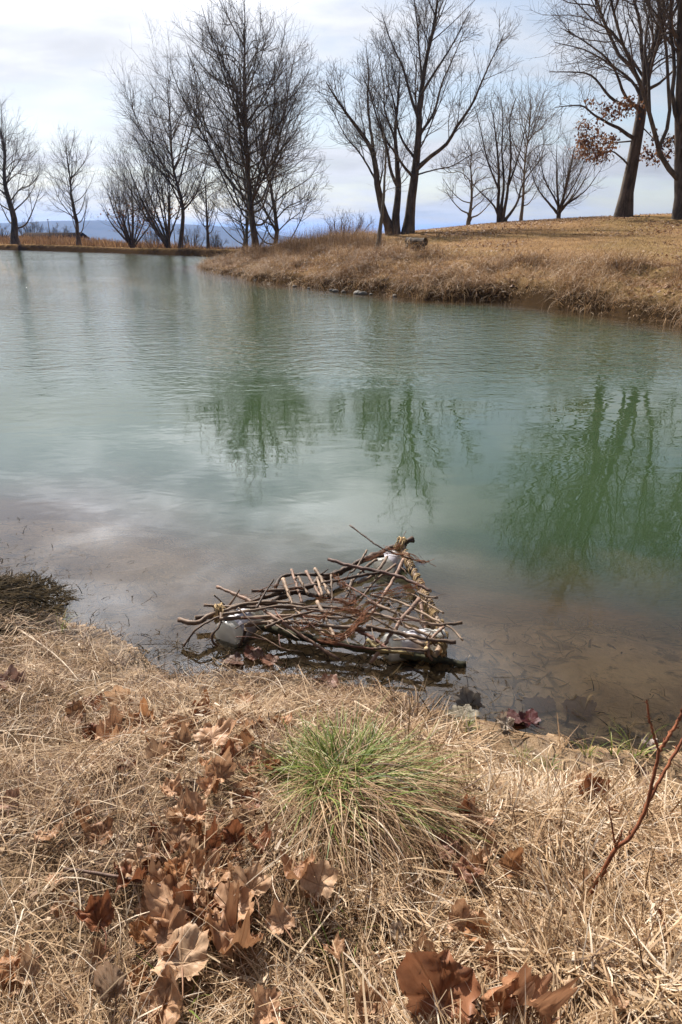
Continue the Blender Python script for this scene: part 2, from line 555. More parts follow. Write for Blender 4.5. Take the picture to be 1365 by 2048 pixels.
def mat_water():
    m, n = new_mat('pond_water')
    geo = n.n('ShaderNodeNewGeometry')
    pos = geo.outputs['Position']
    dep = n.n('ShaderNodeAttribute', attribute_name='depth').outputs['Fac']
    sp = n.n('ShaderNodeSeparateXYZ', ins={0: pos})
    # breeze patches: rippled far out, calm in the lee of the near bank
    edge = n.math('ADD', sp.outputs[1], n.math('MULTIPLY', n.math('SUBTRACT', n.noise(n.mapping(pos, scale=(0.45, 0.8, 1)), 0.35, 3.0, 0.55, 0.8), 0.5), 3.5))
    breeze = n.smooth(edge, 7.0, 9.6)
    patch = n.smooth(n.noise(n.mapping(pos, scale=(0.5, 1.0, 1)), 0.16, 3.0, 0.5), 0.3, 0.7, 0.55, 1.1)
    warp = n.mapping(pos, scale=(0.75, 1.25, 1.0), rot=(0, 0, math.radians(-14)))
    r1 = n.noise(warp, 3.6, 3.0, 0.55, 0.5)
    r2 = n.noise(n.mapping(pos, scale=(0.8, 1.3, 1), rot=(0, 0, math.radians(20))), 10.5, 2.0, 0.5, 0.3)
    h_b = n.math('ADD', n.math('MULTIPLY', r1, 0.027), n.math('MULTIPLY', r2, 0.013))
    h_b = n.math('MULTIPLY', h_b, n.math('MULTIPLY', breeze, patch))
    calm = n.noise(n.mapping(pos, scale=(0.8, 1.5, 1), rot=(0, 0, math.radians(8))), 3.2, 2.0, 0.45, 0.4)
    calm_amt = n.smooth(sp.outputs[1], 2.6, 6.0, 0.0004, 0.0021)
    h = n.math('ADD', h_b, n.math('MULTIPLY', calm, calm_amt))
    bm = n.n('ShaderNodeBump', ins={'Height': h, 'Distance': 1.0, 'Strength': 1.0})
    fr = n.n('ShaderNodeFresnel', ins={'IOR': 1.52, 'Normal': bm.outputs[0]})
    gl = n.n('ShaderNodeBsdfGlossy', ins={'Color': (1, 1, 1, 1), 'Roughness': 0.015, 'Normal': bm.outputs[0]})
    murk = n.math('SUBTRACT', 1.0, n.math('EXPONENT', n.math('MULTIPLY', n.math('POWER', dep, 1.25), -3.0)))
    cl_ = n.noise(n.mapping(pos, scale=(0.7, 1, 1)), 0.5, 4.0, 0.55, 0.6)
    shallow = n.mix(n.smooth(cl_, 0.3, 0.7), (0.25, 0.160, 0.072, 1), (0.275, 0.190, 0.10, 1))
    silty = n.mix(n.smooth(cl_, 0.3, 0.7), (0.090, 0.084, 0.043, 1), (0.118, 0.112, 0.066, 1))
    deep = n.mix(n.smooth(cl_, 0.3, 0.7), (0.030, 0.053, 0.023, 1), (0.042, 0.066, 0.032, 1))
    drift = n.noise(n.mapping(pos, scale=(0.8, 1.2, 1)), 1.1, 4.0, 0.6, 0.8)
    dn = n.math('MULTIPLY', dep, n.math('MULTIPLY_ADD', drift, 1.6, 0.2))
    body = n.mix(n.smooth(dn, 0.05, 0.20), shallow, silty)
    body = n.mix(n.smooth(dn, 0.14, 0.48), body, deep)
    df = n.n('ShaderNodeBsdfDiffuse', ins={'Color': body})
    tr = n.n('ShaderNodeBsdfTransparent', ins={'Color': (0.93, 0.92, 0.86, 1)})
    under = n.n('ShaderNodeMixShader', ins={0: murk, 1: tr.outputs[0], 2: df.outputs[0]})
    mx = n.n('ShaderNodeMixShader', ins={0: fr.outputs[0], 1: under.outputs[0], 2: gl.outputs[0]})
    finish(n, mx.outputs[0])
    return m


low = (gz < 0.03) & (gd < 0.6)
cell = (low[:-1] | low[1:] | np.roll(low, -1, 1)[:-1] | np.roll(low, -1, 1)[1:]) & (rr[1:, None] < 160)
wq = quads[cell]
used, inv = np.unique(wq.ravel(), return_inverse=True)
wv = verts[used].copy()
wdep = np.maximum(-wv[:, 2], 0)
wv[:, 2] = 0
w_ob = link_mesh('water', wv, inv.reshape(-1, 4), mat_water(), attrs={'depth': wdep})
tag(w_ob, kind='structure')


# ------------------------------------------------------------------ far hills
def build_hills():
    m, n = new_mat('wooded_ridge')
    geo = n.n('ShaderNodeNewGeometry')
    f = n.noise(geo.outputs['Position'], 0.012, 6.0, 0.65)
    c = n.mix(n.smooth(f, 0.35, 0.65), (0.010, 0.011, 0.010, 1), (0.026, 0.024, 0.020, 1))
    p = n.n('ShaderNodeBsdfPrincipled', ins={'Base Color': c, 'Roughness': 0.95})
    finish(n, p.outputs[0])
    prof = [(-1500, 440), (-700, 447), (-200, 441), (0, 446), (100, 442), (200, 441), (270, 445), (400, 450), (470, 455), (520, 462), (560, 470), (620, 480), (760, 492), (1000, 494), (1800, 480), (2600, 470)]
    px = np.linspace(-1400, 2500, 520)
    py = np.interp(px, [q[0] for q in prof], [q[1] for q in prof])
    py = py - (fbm(px / 60.0, px * 0, 5) - 0.5) * 3.0
    Y0 = 3000.0
    crest = np.array([at(a, b, Y0) for a, b in zip(px, py)])
    rows = []
    for k, (dy, fz) in enumerate([(-900, -0.02), (-650, 0.16), (-420, 0.42), (-220, 0.72), (-90, 0.92), (0, 1.0), (200, 0.9), (700, 0.3), (1100, -0.02)]):
        r_ = crest.copy()
        r_[:, 1] += dy
        r_[:, 0] *= 1 + dy / Y0 * 0.5
        base = -64.0
        r_[:, 2] = base + (crest[:, 2] - base) * fz + (fbm(px / 35.0, px * 0 + k * 3.1, 9) - 0.5) * 16 * (fz > 0.1) * (fz < 0.99)
        rows.append(r_)
    v = np.concatenate(rows)
    S = len(px)
    i = np.arange((len(rows) - 1) * S).reshape(-1, S)[:, :-1]
    q = np.stack([i, i + 1, i + S + 1, i + S], -1).reshape(-1, 4)
    tag(link_mesh('hills', v, q, m), kind='structure')


build_hills()


# ------------------------------------------------------------------ bare trees
def children(pts, rad, L, dens, tmin, tmax, ang, lf, lfall, rk, steps, trop, wig, nmax=6000, minlen=0.0, rmin=0.004, rng=R):
    """Grow side branches off every branch in pts."""
    N, S, _ = pts.shape
    cnt = np.maximum(rng.poisson(np.maximum(dens * L, 0.01)), 1)
    pi = np.repeat(np.arange(N), cnt)
    if len(pi) > nmax:
        pi = np.sort(rng.choice(pi, nmax, replace=False))
    t = tmin + (tmax - tmin) * rng.random(len(pi)) ** 0.85
    s = t * (S - 1)
    i0 = np.minimum(s.astype(int), S - 2)
    fr = (s - i0)[:, None]
    p = pts[pi, i0] * (1 - fr) + pts[pi, i0 + 1] * fr
    r = rad[pi, i0] * (1 - fr[:, 0]) + rad[pi, i0 + 1] * fr[:, 0]
    d = norm(pts[pi, i0 + 1] - pts[pi, i0])
    rv = rng.normal(size=d.shape)
    perp = norm(rv - (rv * d).sum(-1, keepdims=True) * d)
    a = np.radians(rng.normal(ang, 9, len(pi)))[:, None]
    nd = norm(d * np.cos(a) + perp * np.sin(a))
    ln = np.maximum(lf * L[pi] * (1 - lfall * t) * rng.uniform(0.55, 1.25, len(pi)), minlen)
    r0 = np.clip(np.minimum(r * 0.72, rk * ln), rmin, None)
    return grow(p, nd, ln, r0, steps, trop, wig, rmin, rng)


def grow(p, d, L, r0, steps, trop, wig, rmin, rng=R):
    N = len(p)
    pts = np.empty((N, steps + 1, 3)); pts[:, 0] = p
    d = d.copy()
    for s in range(steps):
        pts[:, s + 1] = pts[:, s] + d * (L / steps)[:, None]
        d = d + rng.normal(size=d.shape) * wig
        d[:, 2] += trop
        d = norm(d)
    rad = np.maximum(r0[:, None] * (1 - 0.82 * np.linspace(0, 1, steps + 1)[None] ** 0.9), rmin * 0.7)
    return pts, rad, L


def polylen(p):
    return np.linalg.norm(np.diff(p, axis=1), axis=2).sum(1)


def leaf_cards(tips, size, n, rng=R):
    """Small withered leaves: folded quads pairs hanging at twig points."""
    g = Geo()
    k = rng.integers(0, len(tips), n)
    c = tips[k] + rng.normal(size=(n, 3)) * size * 0.8
    a = norm(rng.normal(size=(n, 3)) + np.array([0, 0, -0.5]))
    b = norm(np.cross(a, rng.normal(size=(n, 3))))
    nrm_ = np.cross(a, b)
    s = size * rng.uniform(0.6, 1.3, n)[:, None]
    v = np.stack([c, c + a * s * 0.5 + b * s * 0.32 + nrm_ * s * 0.15, c + a * s, c + a * s * 0.5 - b * s * 0.32 + nrm_ * s * 0.15], 1)
    q = np.arange(n * 4).reshape(-1, 4)
    g.add(v.reshape(-1, 3), q, tint=np.repeat(rng.random(n), 4))
    return g


def make_tree(name, label, group, base, limbs, dens=(1.7, 2.8, 3.6), lf=(0.62, 0.55, 0.60), ang=(38, 40, 42), trop=(0.12, 0.09, 0.06),
              wig=(0.07, 0.09, 0.11), pale=False, rmin=0.006, seed=1, caps=(400, 3200, 11000), leaves=0, leaf_box=None, leaf_size=0.11, tmin=0.2, cat='tree', trunk_n=1, minlen=(0.9, 0.55, 0.35)):
    rng = np.random.default_rng(seed)
    base = np.asarray(base, float)
    root = empty(name, base, label, cat, group)
    S0 = 16
    P0 = np.array([resample(l[0], S0) for l in limbs])
    f = np.linspace(0, 1, S0)
    R0 = np.array([l[1] + (l[2] - l[1]) * f ** 0.8 for l in limbs])
    # root flare of the stems that start at the ground
    for i, l in enumerate(limbs):
        if np.linalg.norm(P0[i, 0, :2] - base[:2]) < 0.6 and abs(P0[i, 0, 2] - base[2]) < 0.8:
            hgt = P0[i, :, 2] - P0[i, 0, 2]
            R0[i] *= 1 + 0.45 * np.exp(-hgt / 0.35)
            P0[i, 0, 2] -= 0.3
    P0[:, 1:-1] += rng.normal(size=P0[:, 1:-1].shape) * R0[:, 1:-1, None] * 0.12
    L0 = polylen(P0)
    g = Geo()
    v, q = tubes(P0 - base, R0, 9)
    g.add(v, q)
    g.build('trunk', M['pale_bark' if pale else 'bark'], root)
    g = Geo()
    A = children(P0, R0, L0, dens[0], tmin, 0.97, ang[0], lf[0], 0.55, 0.0105, 7, trop[0], wig[0], caps[0], minlen[0], rmin * 1.5, rng)
    tops = [(P0[:, -6:], R0[:, -6:], L0 * 0.35)]
    B = children(A[0], A[1], A[2], dens[1], 0.12, 0.98, ang[1], lf[1], 0.5, 0.0085, 5, trop[1], wig[1], caps[1], minlen[1], rmin * 1.1, rng)
    B2 = children(P0, R0, L0, dens[1] * 0.6, tmin, 1.0, ang[1] + 5, lf[1] * 0.28, 0.5, 0.012, 5, trop[1], wig[1], caps[1] // 4, minlen[1], rmin, rng)
    Bp = np.concatenate([B[0], B2[0]]); Br = np.concatenate([B[1], B2[1]]); Bl = np.concatenate([B[2], B2[2]])
    Cc = children(Bp, Br, Bl, dens[2], 0.1, 1.0, ang[2], lf[2], 0.4, 0.008, 3, trop[2], wig[2], caps[2], minlen[2], rmin * 0.85, rng)
    for (p, r, l), k in ((A, 6), ((Bp, Br, Bl), 4), (Cc, 3)):
        v, q = tubes(p - base, r, k)
        g.add(v, q)
    g.build('crown', M['pale_twig' if pale else 'twig'], root)
    if leaves:
        tips = np.concatenate([Bp[:, 2:].reshape(-1, 3), Cc[0][:, 1:].reshape(-1, 3)])
        if leaf_box is not None:
            (x0, y0, z0), (x1, y1, z1) = leaf_box
            ok = (tips[:, 0] > x0) & (tips[:, 0] < x1) & (tips[:, 2] > z0) & (tips[:, 2] < z1)
            if ok.sum() > 5:
                tips = tips[ok]
        # withered leaves hang in bunches
        w_ = fbm(tips[:, 0] * 0.9 + 7, tips[:, 2] * 0.9 + tips[:, 1] * 0.5, seed)
        tips = tips[w_ + rng.random(len(w_)) * 0.22 > np.quantile(w_, 0.62)]
        lg = leaf_cards(tips - base, leaf_size, leaves, rng)
        lg.build('withered_leaves', M['clinging'], root)
    return root


def px_limb(pts, Y, r0, r1, dY=0.0, bend=0.0):
    n = len(pts)
    out = [at(p[0], p[1], Y + dY * (i / (n - 1)) ** 1.2) for i, p in enumerate(pts)]
    return (np.array(out), r0, r1)


def auto_limbs(base, H, half, kind, r0, seed, lean=(0, 0), nl=16, low=0.16):
    """Central leader with ascending limbs ('leader'), or a vase of stems ('vase')."""
    rng = np.random.default_rng(seed)
    base = np.asarray(base, float)
    limbs = []
    if kind == 'leader':
        top = base + np.array([lean[0], lean[1], H])
        mid = [base + (top - base) * t + np.array([rng.normal(), rng.normal(), 0]) * 0.02 * H * (t > 0) * (t < 1) for t in (0, 0.25, 0.5, 0.75, 1)]
        limbs.append((np.array(mid), r0, 0.012))
        P = resample(mid, 40)
        for k in range(nl):
            t = low + (0.86 - low) * (k / (nl - 1)) ** 1.05 + rng.normal() * 0.012
            p = P[int(np.clip(t, 0, 1) * 39)]
            az = k * 2.399 + rng.normal() * 0.35
            hw = half * (0.62 + 0.5 * math.sin(math.pi * min(1, (t - low) / (1 - low) * 0.85 + 0.12))) * rng.uniform(0.75, 1.12)
            hw *= 1 - 0.55 * max(0, (t - 0.55) / 0.45)
            el0 = math.radians(22 + 34 * t + rng.normal() * 5)
            rise = (H * (1 - t)) * rng.uniform(0.38, 0.72) * (0.55 + 0.45 * t)
            d = np.array([math.cos(az), math.sin(az), 0])
            q = [p, p + d * hw * 0.35 + np.array([0, 0, hw * 0.35 * math.tan(el0)]) * 0.8,
                 p + d * hw * 0.72 + np.array([0, 0, rise * 0.55]), p + d * hw + np.array([0, 0, rise])]
            r_ = r0 * (1 - t) * 0.25 + 0.016
            limbs.append((np.array(q), r_, 0.012))
    else:
        for k in range(nl):
            az = k * 2.399 + rng.normal() * 0.3
            spread = half * math.sqrt((k + 0.5) / nl) * rng.uniform(0.8, 1.1)
            h = H * (1 - 0.38 * (spread / half) ** 2) * rng.uniform(0.86, 1.0)
            d = np.array([math.cos(az), math.sin(az), 0])
            fork = base + d * r0 * 0.5 + np.array([0, 0, rng.uniform(0.0, low) * H])
            if low > 0.08 and k:
                pass
            top = base + d * spread + np.array([lean[0], lean[1], h])
            q = [base + d * r0 * 0.4, fork, fork * 0.45 + top * 0.55 + d * spread * 0.10 - np.array([0, 0, 0.03 * H]), top]
            limbs.append((np.array(q), r0 * rng.uniform(0.55, 0.85), 0.012))
    return limbs


DIKE = 'bare trees along the far shore dike'
HILL = 'bare trees on the grassy hill'


def base_at(px, Y):
    x = at(px, 500, Y)[0]
    # keep the pixel column: x depends slightly on height through depth, so refine once
    z = float(ground(np.array([x]), np.array([Y]))[0])
    d = ray(px, 1024 - FPX * math.tan(math.atan2(z - CAM_Z, Y) + PITCH))
    x = d[0] * Y / d[1]
    return np.array([x, Y, float(ground(np.array([x]), np.array([Y]))[0])])


def auto_tree(px, Y, top_py, half_px, kind, r_px, label, group, seed, nl=16, lean_px=0, low=0.16, name='bare_tree', **kw):
    b = base_at(px, Y)
    top = at(px, top_py, Y)
    H = top[2] - b[2]
    sc = np.linalg.norm(at(px + 1, 480, Y) - at(px, 480, Y))
    lx = (top[0] - b[0]) * 0.0 + lean_px * sc
    limbs = auto_limbs(b, H, half_px * sc, kind, r_px * sc, seed, (lx, 0), nl, low)
    return make_tree(name, label, group, b, limbs, seed=seed, **kw)


# far shore
auto_tree(32, 79, 222, 88, 'leader', 8.0, 'broad bare tree with a stout dark trunk, leftmost on the far dike', DIKE, 101, nl=18, low=0.14, caps=(300, 2400, 8000), rmin=0.005)
auto_tree(158, 75, 288, 46, 'leader', 4.5, 'slim bare tree with a narrow crown and low side limbs on the dike', DIKE, 102, nl=18, low=0.12, caps=(260, 1600, 5000), rmin=0.005)
auto_tree(265, 70, 345, 66, 'vase', 3.6, 'low many-stemmed bare tree with rusty leaves clinging near its base', DIKE, 103, nl=13, low=0.05, caps=(260, 1500, 4500), rmin=0.005, leaves=260, leaf_box=((-99, 0, 0.5), (99, 0, 3.6)), leaf_size=0.2)
auto_tree(338, 67, 262, 78, 'vase', 3.8, 'forked bare tree fanning out leftward beside a taller straight trunk', DIKE, 104, nl=10, lean_px=-28, low=0.10, caps=(300, 2000, 6500), rmin=0.005, leaves=150, leaf_box=((-99, 0, 0.5), (99, 0, 4.0)), leaf_size=0.2)
auto_tree(361, 66, 148, 82, 'leader', 4.9, 'tall bare tree with a long clear trunk, tallest of those on the dike', DIKE, 105, nl=18, low=0.30, caps=(340, 2600, 9000), rmin=0.005)
auto_tree(417, 64, 335, 38, 'leader', 3.8, 'small upright bare tree at the peninsula end of the dike', DIKE, 106, nl=14, low=0.25, caps=(200, 1200, 4000), rmin=0.008)
# peninsula
PEN = 'bare trees on the grassy peninsula'
auto_tree(513, 41, -8, 110, 'leader', 7.6, 'big bare tree with a tall oval crown on the peninsula tip', PEN, 1107, nl=42, low=0.15, caps=(700, 5600, 21000), rmin=0.006, dens=(1.7, 2.8, 3.8))
auto_tree(545, 50, 205, 112, 'leader', 6.2, 'bare tree with a thick grey-brown trunk just behind the big peninsula tree', PEN, 108, nl=20, low=0.16, caps=(360, 3000, 10000), rmin=0.007)
auto_tree(498, 49, 235, 85, 'leader', 5.0, 'bare tree half hidden behind the left of the big peninsula tree', PEN, 109, nl=16, low=0.20, caps=(300, 2200, 7000), rmin=0.007)
auto_tree(488, 56, 380, 40, 'leader', 2.6, 'thin young bare tree left of the big peninsula trunk', PEN, 110, nl=12, low=0.2, caps=(160, 900, 2600), rmin=0.008)

# pair of leaning stems
Y = 38.5
b = base_at(786, Y)
limbs = [px_limb([(786, 466), (767, 420), (754, 366), (749, 313), (730, 276), (698, 234), (672, 196), (653, 165)], Y, 0.250, 0.024, -1.5),
         px_limb([(749, 313), (744, 280), (736, 207), (738, 149), (733, 100)], Y, 0.096, 0.016, 1.0),
         px_limb([(788, 464), (794, 414), (797, 372), (794, 319), (791, 265), (797, 202), (800, 140)], Y, 0.240, 0.016, 1.5),
         px_limb([(795, 372), (783, 345), (773, 292), (754, 234), (741, 190), (725, 150)], Y, 0.096, 0.016, -1.2),
         px_limb([(754, 366), (735, 330), (715, 300), (690, 270), (664, 215)], Y, 0.059, 0.016, 1.2),
         px_limb([(796, 340), (790, 280), (770, 220), (768, 170), (758, 110)], Y, 0.074, 0.016, 2.0)]
limbs[0][0][0] = b; limbs[2][0][0] = b + np.array([0.12, 0, 0])
make_tree('bare_tree', 'bare tree of two stems parting in a V at the ground on the hill', HILL, b, limbs, seed=120, dens=(3.6, 3.7, 4.2), lf=(0.42, 0.55, 0.60), caps=(600, 5200, 18000), tmin=0.25)

b = base_at(815, Y)
limbs = [px_limb([(815, 466), (823, 414), (827, 366), (834, 319), (839, 265), (837, 234), (844, 180), (852, 122), (868, 53), (880, -40), (886, -90)], Y, 0.290, 0.016, 0.5),
         px_limb([(832, 340), (863, 313), (895, 287), (916, 250), (943, 212), (959, 175), (980, 127), (1008, 69)], Y, 0.126, 0.016, -1.0),
         px_limb([(827, 355), (805, 329), (789, 303), (773, 281), (757, 230), (745, 190)], Y, 0.081, 0.016, -1.5),
         px_limb([(837, 238), (820, 186), (805, 133), (783, 85), (765, 30)], Y, 0.089, 0.016, 1.5),
         px_limb([(834, 350), (868, 340), (905, 332), (937, 313), (965, 300)], Y, 0.044, 0.012, -2.0),
         px_limb([(842, 190), (874, 138), (905, 90), (940, 22)], Y, 0.074, 0.016, -1.0),
         px_limb([(840, 270), (868, 225), (885, 165), (905, 120), (930, 60)], Y, 0.081, 0.016, 1.8),
         px_limb([(836, 245), (846, 190), (840, 120), (835, 50), (825, -30)], Y, 0.089, 0.016, 1.2),
         px_limb([(832, 320), (800, 270), (790, 210), (775, 160), (770, 110)], Y, 0.074, 0.016, 2.0)]
limbs[0][0][0] = b
make_tree('bare_tree', 'tall bare tree with one long limb reaching up right over the log bench', HILL, b, limbs, seed=121, dens=(3.6, 3.7, 4.2), lf=(0.38, 0.55, 0.60), caps=(800, 7000, 24000), tmin=0.26)

# sapling on the bank
Y = 25.2
b = hit(755, 513)
Y = b[1]
limbs = [px_limb([(755, 513), (760, 462), (766, 415), (769, 365), (772, 320), (770, 275), (766, 245)], Y, 0.095, 0.010)]
limbs[0][0][0] = b
make_tree('sapling', 'slender sapling with a pale lower trunk standing in front of the V-stemmed tree', HILL, b, limbs, seed=122, pale=True, dens=(5.0, 2.2, 2.5), lf=(0.30, 0.4, 0.4), ang=(68, 48, 48),
          trop=(0.02, 0.02, 0.02), caps=(60, 260, 500), tmin=0.42, rmin=0.004)

# trees along the crest
auto_tree(936, 44, 285, 68, 'leader', 4.0, 'slender pale-barked bare tree at the left end of the hill crest', HILL, 123, nl=16, low=0.12, pale=True, caps=(240, 1600, 5000), rmin=0.006)
Y = 42.0
b = base_at(1003, Y)
limbs = [px_limb([(1000, 446), (997, 414), (998, 345), (990, 255), (980, 200)], Y, 0.118, 0.016, 0.8),
         px_limb([(1004, 446), (1012, 404), (1022, 319), (1020, 239), (1033, 195)], Y, 0.104, 0.016, -0.8),
         px_limb([(1006, 446), (1033, 409), (1044, 372), (1065, 340), (1095, 305)], Y, 0.089, 0.016, 0.5),
         px_limb([(1000, 440), (988, 412), (959, 382), (937, 358)], Y, 0.067, 0.016, 0.5),
         px_limb([(998, 380), (975, 320), (962, 260), (950, 215)], Y, 0.059, 0.016, 1.2),
         px_limb([(1002, 425), (1008, 370), (1004, 300), (1006, 240), (1002, 195)], Y, 0.089, 0.016, 1.5),
         px_limb([(1018, 370), (1035, 320), (1048, 270), (1060, 215)], Y, 0.059, 0.016, 1.5)]
for k in range(3): limbs[k][0][0] = b + np.array([0.1 * (k - 1), 0, 0])
make_tree('bare_tree', 'dark bare tree of several stems spreading from the ground on the hill crest', HILL, b, limbs, seed=124, dens=(2.2, 3.0, 3.8), lf=(0.45, 0.55, 0.60), caps=(300, 2000, 6500))
auto_tree(1042, 50, 195, 58, 'leader', 3.6, 'pale thin-trunked bare tree right behind the many-stemmed crest tree', HILL, 125, nl=16, low=0.2, pale=True, caps=(240, 1600, 5000), rmin=0.006)
auto_tree(1117, 42, 270, 76, 'vase', 4.0, 'short bare tree with a rounded fan of stems, alone on the crest', HILL, 126, nl=12, low=0.16, caps=(260, 1600, 5000), rmin=0.006)

# oak and its neighbour at the right
Y = 38.0
b = base_at(1247, Y)
limbs = [px_limb([(1247, 433), (1256, 382), (1265, 326), (1272, 276), (1281, 243), (1287, 202), (1290, 157), (1299, 126), (1312, 90), (1319, 45), (1326, -10), (1335, -110), (1345, -260), (1350, -400)], Y, 0.370, 0.024, 0.5),
         px_limb([(1267, 276), (1236, 256), (1204, 240), (1182, 225), (1162, 211), (1110, 215)], Y, 0.096, 0.016, -1.5),
         px_limb([(1258, 330), (1236, 310), (1222, 303), (1195, 305), (1160, 308)], Y, 0.052, 0.012, -1.0),
         px_limb([(1268, 282), (1233, 285), (1200, 287), (1165, 283)], Y, 0.044, 0.012, 1.0),
         px_limb([(1284, 213), (1240, 207), (1213, 186), (1195, 162), (1170, 146), (1099, 144)], Y, 0.096, 0.016, 0.5),
         px_limb([(1288, 180), (1267, 139), (1240, 112), (1218, 67), (1200, 22), (1182, -30), (1150, -150), (1120, -260)], Y, 0.104, 0.016, 1.5),
         px_limb([(1290, 160), (1283, 90), (1281, 45), (1268, 0), (1255, -70), (1240, -210), (1225, -360)], Y, 0.096, 0.016, -1.0),
         px_limb([(1290, 184), (1312, 171), (1325, 162), (1350, 138), (1390, 90)], Y, 0.096, 0.016, 1.0),
         px_limb([(1300, 126), (1330, 60), (1360, 0), (1390, -80), (1440, -230), (1470, -350)], Y, 0.096, 0.016, -1.0),
         px_limb([(1284, 225), (1250, 190), (1225, 130), (1180, 90), (1130, 60)], Y, 0.089, 0.016, -3.0),
         px_limb([(1280, 250), (1300, 270), (1312, 285), (1316, 310)], Y, 0.037, 0.012, -1.0),
         px_limb([(1286, 200), (1262, 160), (1222, 130), (1170, 100), (1110, 85)], Y, 0.081, 0.016, 3.0)]
limbs[0][0][0] = b
make_tree('oak_tree', 'tall oak leaning right with brown leaves still hanging on its lowest boughs', HILL, b, limbs, seed=127, dens=(2.1, 3.0, 3.8), lf=(0.42, 0.55, 0.60), ang=(46, 48, 50), trop=(0.03, 0.02, 0.0), wig=(0.16, 0.17, 0.18), caps=(800, 7000, 26000),
          leaves=1400, leaf_box=((at(1150, 300, Y)[0], 0, at(0, 322, Y)[2]), (at(1330, 300, Y)[0], 0, at(0, 205, Y)[2])), leaf_size=0.17, tmin=0.3)
Y = 34.0
b = base_at(1366, Y)
limbs = [px_limb([(1366, 449), (1362, 382), (1362, 337), (1362, 292), (1360, 225), (1363, 135), (1362, 45), (1364, -110), (1370, -260), (1374, -420)], Y, 0.340, 0.024, 0.5),
         px_limb([(1360, 362), (1334, 332), (1319, 299), (1307, 258), (1296, 213), (1278, 162), (1260, 121), (1240, 70), (1225, 10), (1205, -110), (1190, -230)], Y, 0.126, 0.016, -1.5),
         px_limb([(1318, 296), (1333, 262), (1340, 236), (1337, 180), (1334, 112), (1328, 67), (1316, 0), (1310, -60), (1300, -200), (1290, -350)], Y, 0.089, 0.016, 0.0),
         px_limb([(1362, 260), (1345, 200), (1350, 130), (1340, 50), (1345, -60), (1340, -220), (1335, -380)], Y, 0.104, 0.016, 1.5),
         px_limb([(1362, 300), (1390, 240), (1420, 180), (1450, 80), (1470, -40), (1500, -200), (1520, -330)], Y, 0.133, 0.016, 1.0),
         px_limb([(1362, 250), (1380, 180), (1400, 100), (1410, -40)], Y, 0.111, 0.016, -1.5),
         px_limb([(1300, 230), (1298, 160), (1290, 90), (1300, 20), (1295, -60), (1275, -180), (1262, -290)], Y, 0.067, 0.016, 1.5)]
limbs[0][0][0] = b
make_tree('bare_tree', 'large bare tree with a thick low-forking trunk right of the oak', HILL, b, limbs, seed=128, dens=(2.0, 3.0, 3.6), lf=(0.40, 0.55, 0.60), caps=(700, 6000, 21000), pale=False, tmin=0.35)

auto_tree(1492, 36, -330, 190, 'leader', 9.0, 'bare tree rooted past the right edge, only its left branches reaching in', HILL, 129, nl=26, low=0.2, caps=(500, 4200, 15000), rmin=0.006)
# shrubs far off
SH = 'bare shrubs beyond the water'
auto_tree(678, 60, 428, 24, 'vase', 3.0, 'bare shrub on the skyline, left one of two beside the V-stemmed tree', SH, 140, nl=6, name='bare_shrub', cat='shrub', low=0.25, caps=(60, 300, 900), rmin=0.008)
auto_tree(692, 62, 432, 44, 'vase', 3.0, 'bare shrub leaning right on the skyline, right one of two beside the V-stemmed tree', SH, 141, nl=6, lean_px=22, name='bare_shrub', cat='shrub', low=0.2, caps=(60, 300, 900), rmin=0.008)
for k, (px, Y_, tp, hp, lab) in enumerate([(386, 120, 455, 30, 'round bare shrub in the valley between the straight trunk and the slim dike tree'), (434, 125, 468, 18, 'small bare shrub in the valley right of the slim dike tree'),
                                           (62, 150, 440, 32, 'hazy bare thicket tree behind the leftmost dike tree'), (118, 165, 452, 30, 'hazy bare thicket tree over the low shed roof'), (312, 125, 462, 26, 'leaning bare shrub in the valley behind the forked dike tree'), (4, 110, 455, 24, 'bare shrub at the left edge behind the dike')]):
    auto_tree(px, Y_, tp, hp, 'vase', 3.0, lab, SH, 150 + k, nl=10, name='bare_shrub', cat='shrub', low=0.1, caps=(160, 900, 2600), rmin=0.012)


# ------------------------------------------------------------------ shed, posts on the far side
def box(g, x0, x1, y0, y1, z0, z1):
    v = [(x, y, z) for z in (z0, z1) for y in (y0, y1) for x in (x0, x1)]
    f = [(0, 2, 3, 1), (4, 5, 7, 6), (0, 1, 5, 4), (2, 6, 7, 3), (0, 4, 6, 2), (1, 3, 7, 5)]
    g.add(v, np.array(f))


def build_shed():
    Y = 135.0
    p = base_at(112, Y)
    s = empty('shed', p, 'low brown shed with a wide shallow roof beyond the far dike', 'shed')
    g = Geo(); box(g, -4.6, 4.6, -2.5, 2.5, -0.3, 1.15); g.build('wall', mat_bark('shed_boards', (0.07, 0.05, 0.04), (0.14, 0.10, 0.08), 3, 0.01, 0.1), s, smooth=False)
    g = Geo()
    v = [(-5.3, -3.4, 1.0), (5.3, -3.4, 1.0), (5.3, 0, 1.95), (-5.3, 0, 1.95), (-5.3, 3.4, 1.0), (5.3, 3.4, 1.0)]
    v2 = [(a, b, c + 0.14) for a, b, c in v]
    f = [(0, 1, 2, 3), (3, 2, 5, 4), (6, 9, 8, 7), (9, 10, 11, 8), (0, 6, 7, 1), (4, 5, 11, 10), (0, 3, 9, 6), (3, 4, 10, 9), (1, 7, 8, 2), (2, 8, 11, 5)]
    g.add(v + v2, np.array(f)); g.build('roof', mat_bark('shed_roof', (0.035, 0.028, 0.025), (0.07, 0.056, 0.048), 2, 0.01, 1, spec=0.0), s, smooth=False)
    g = Geo(); box(g, -1.0, 1.0, -2.56, -2.5, -0.2, 0.95); g.build('door', M['log_end'], s, smooth=False)


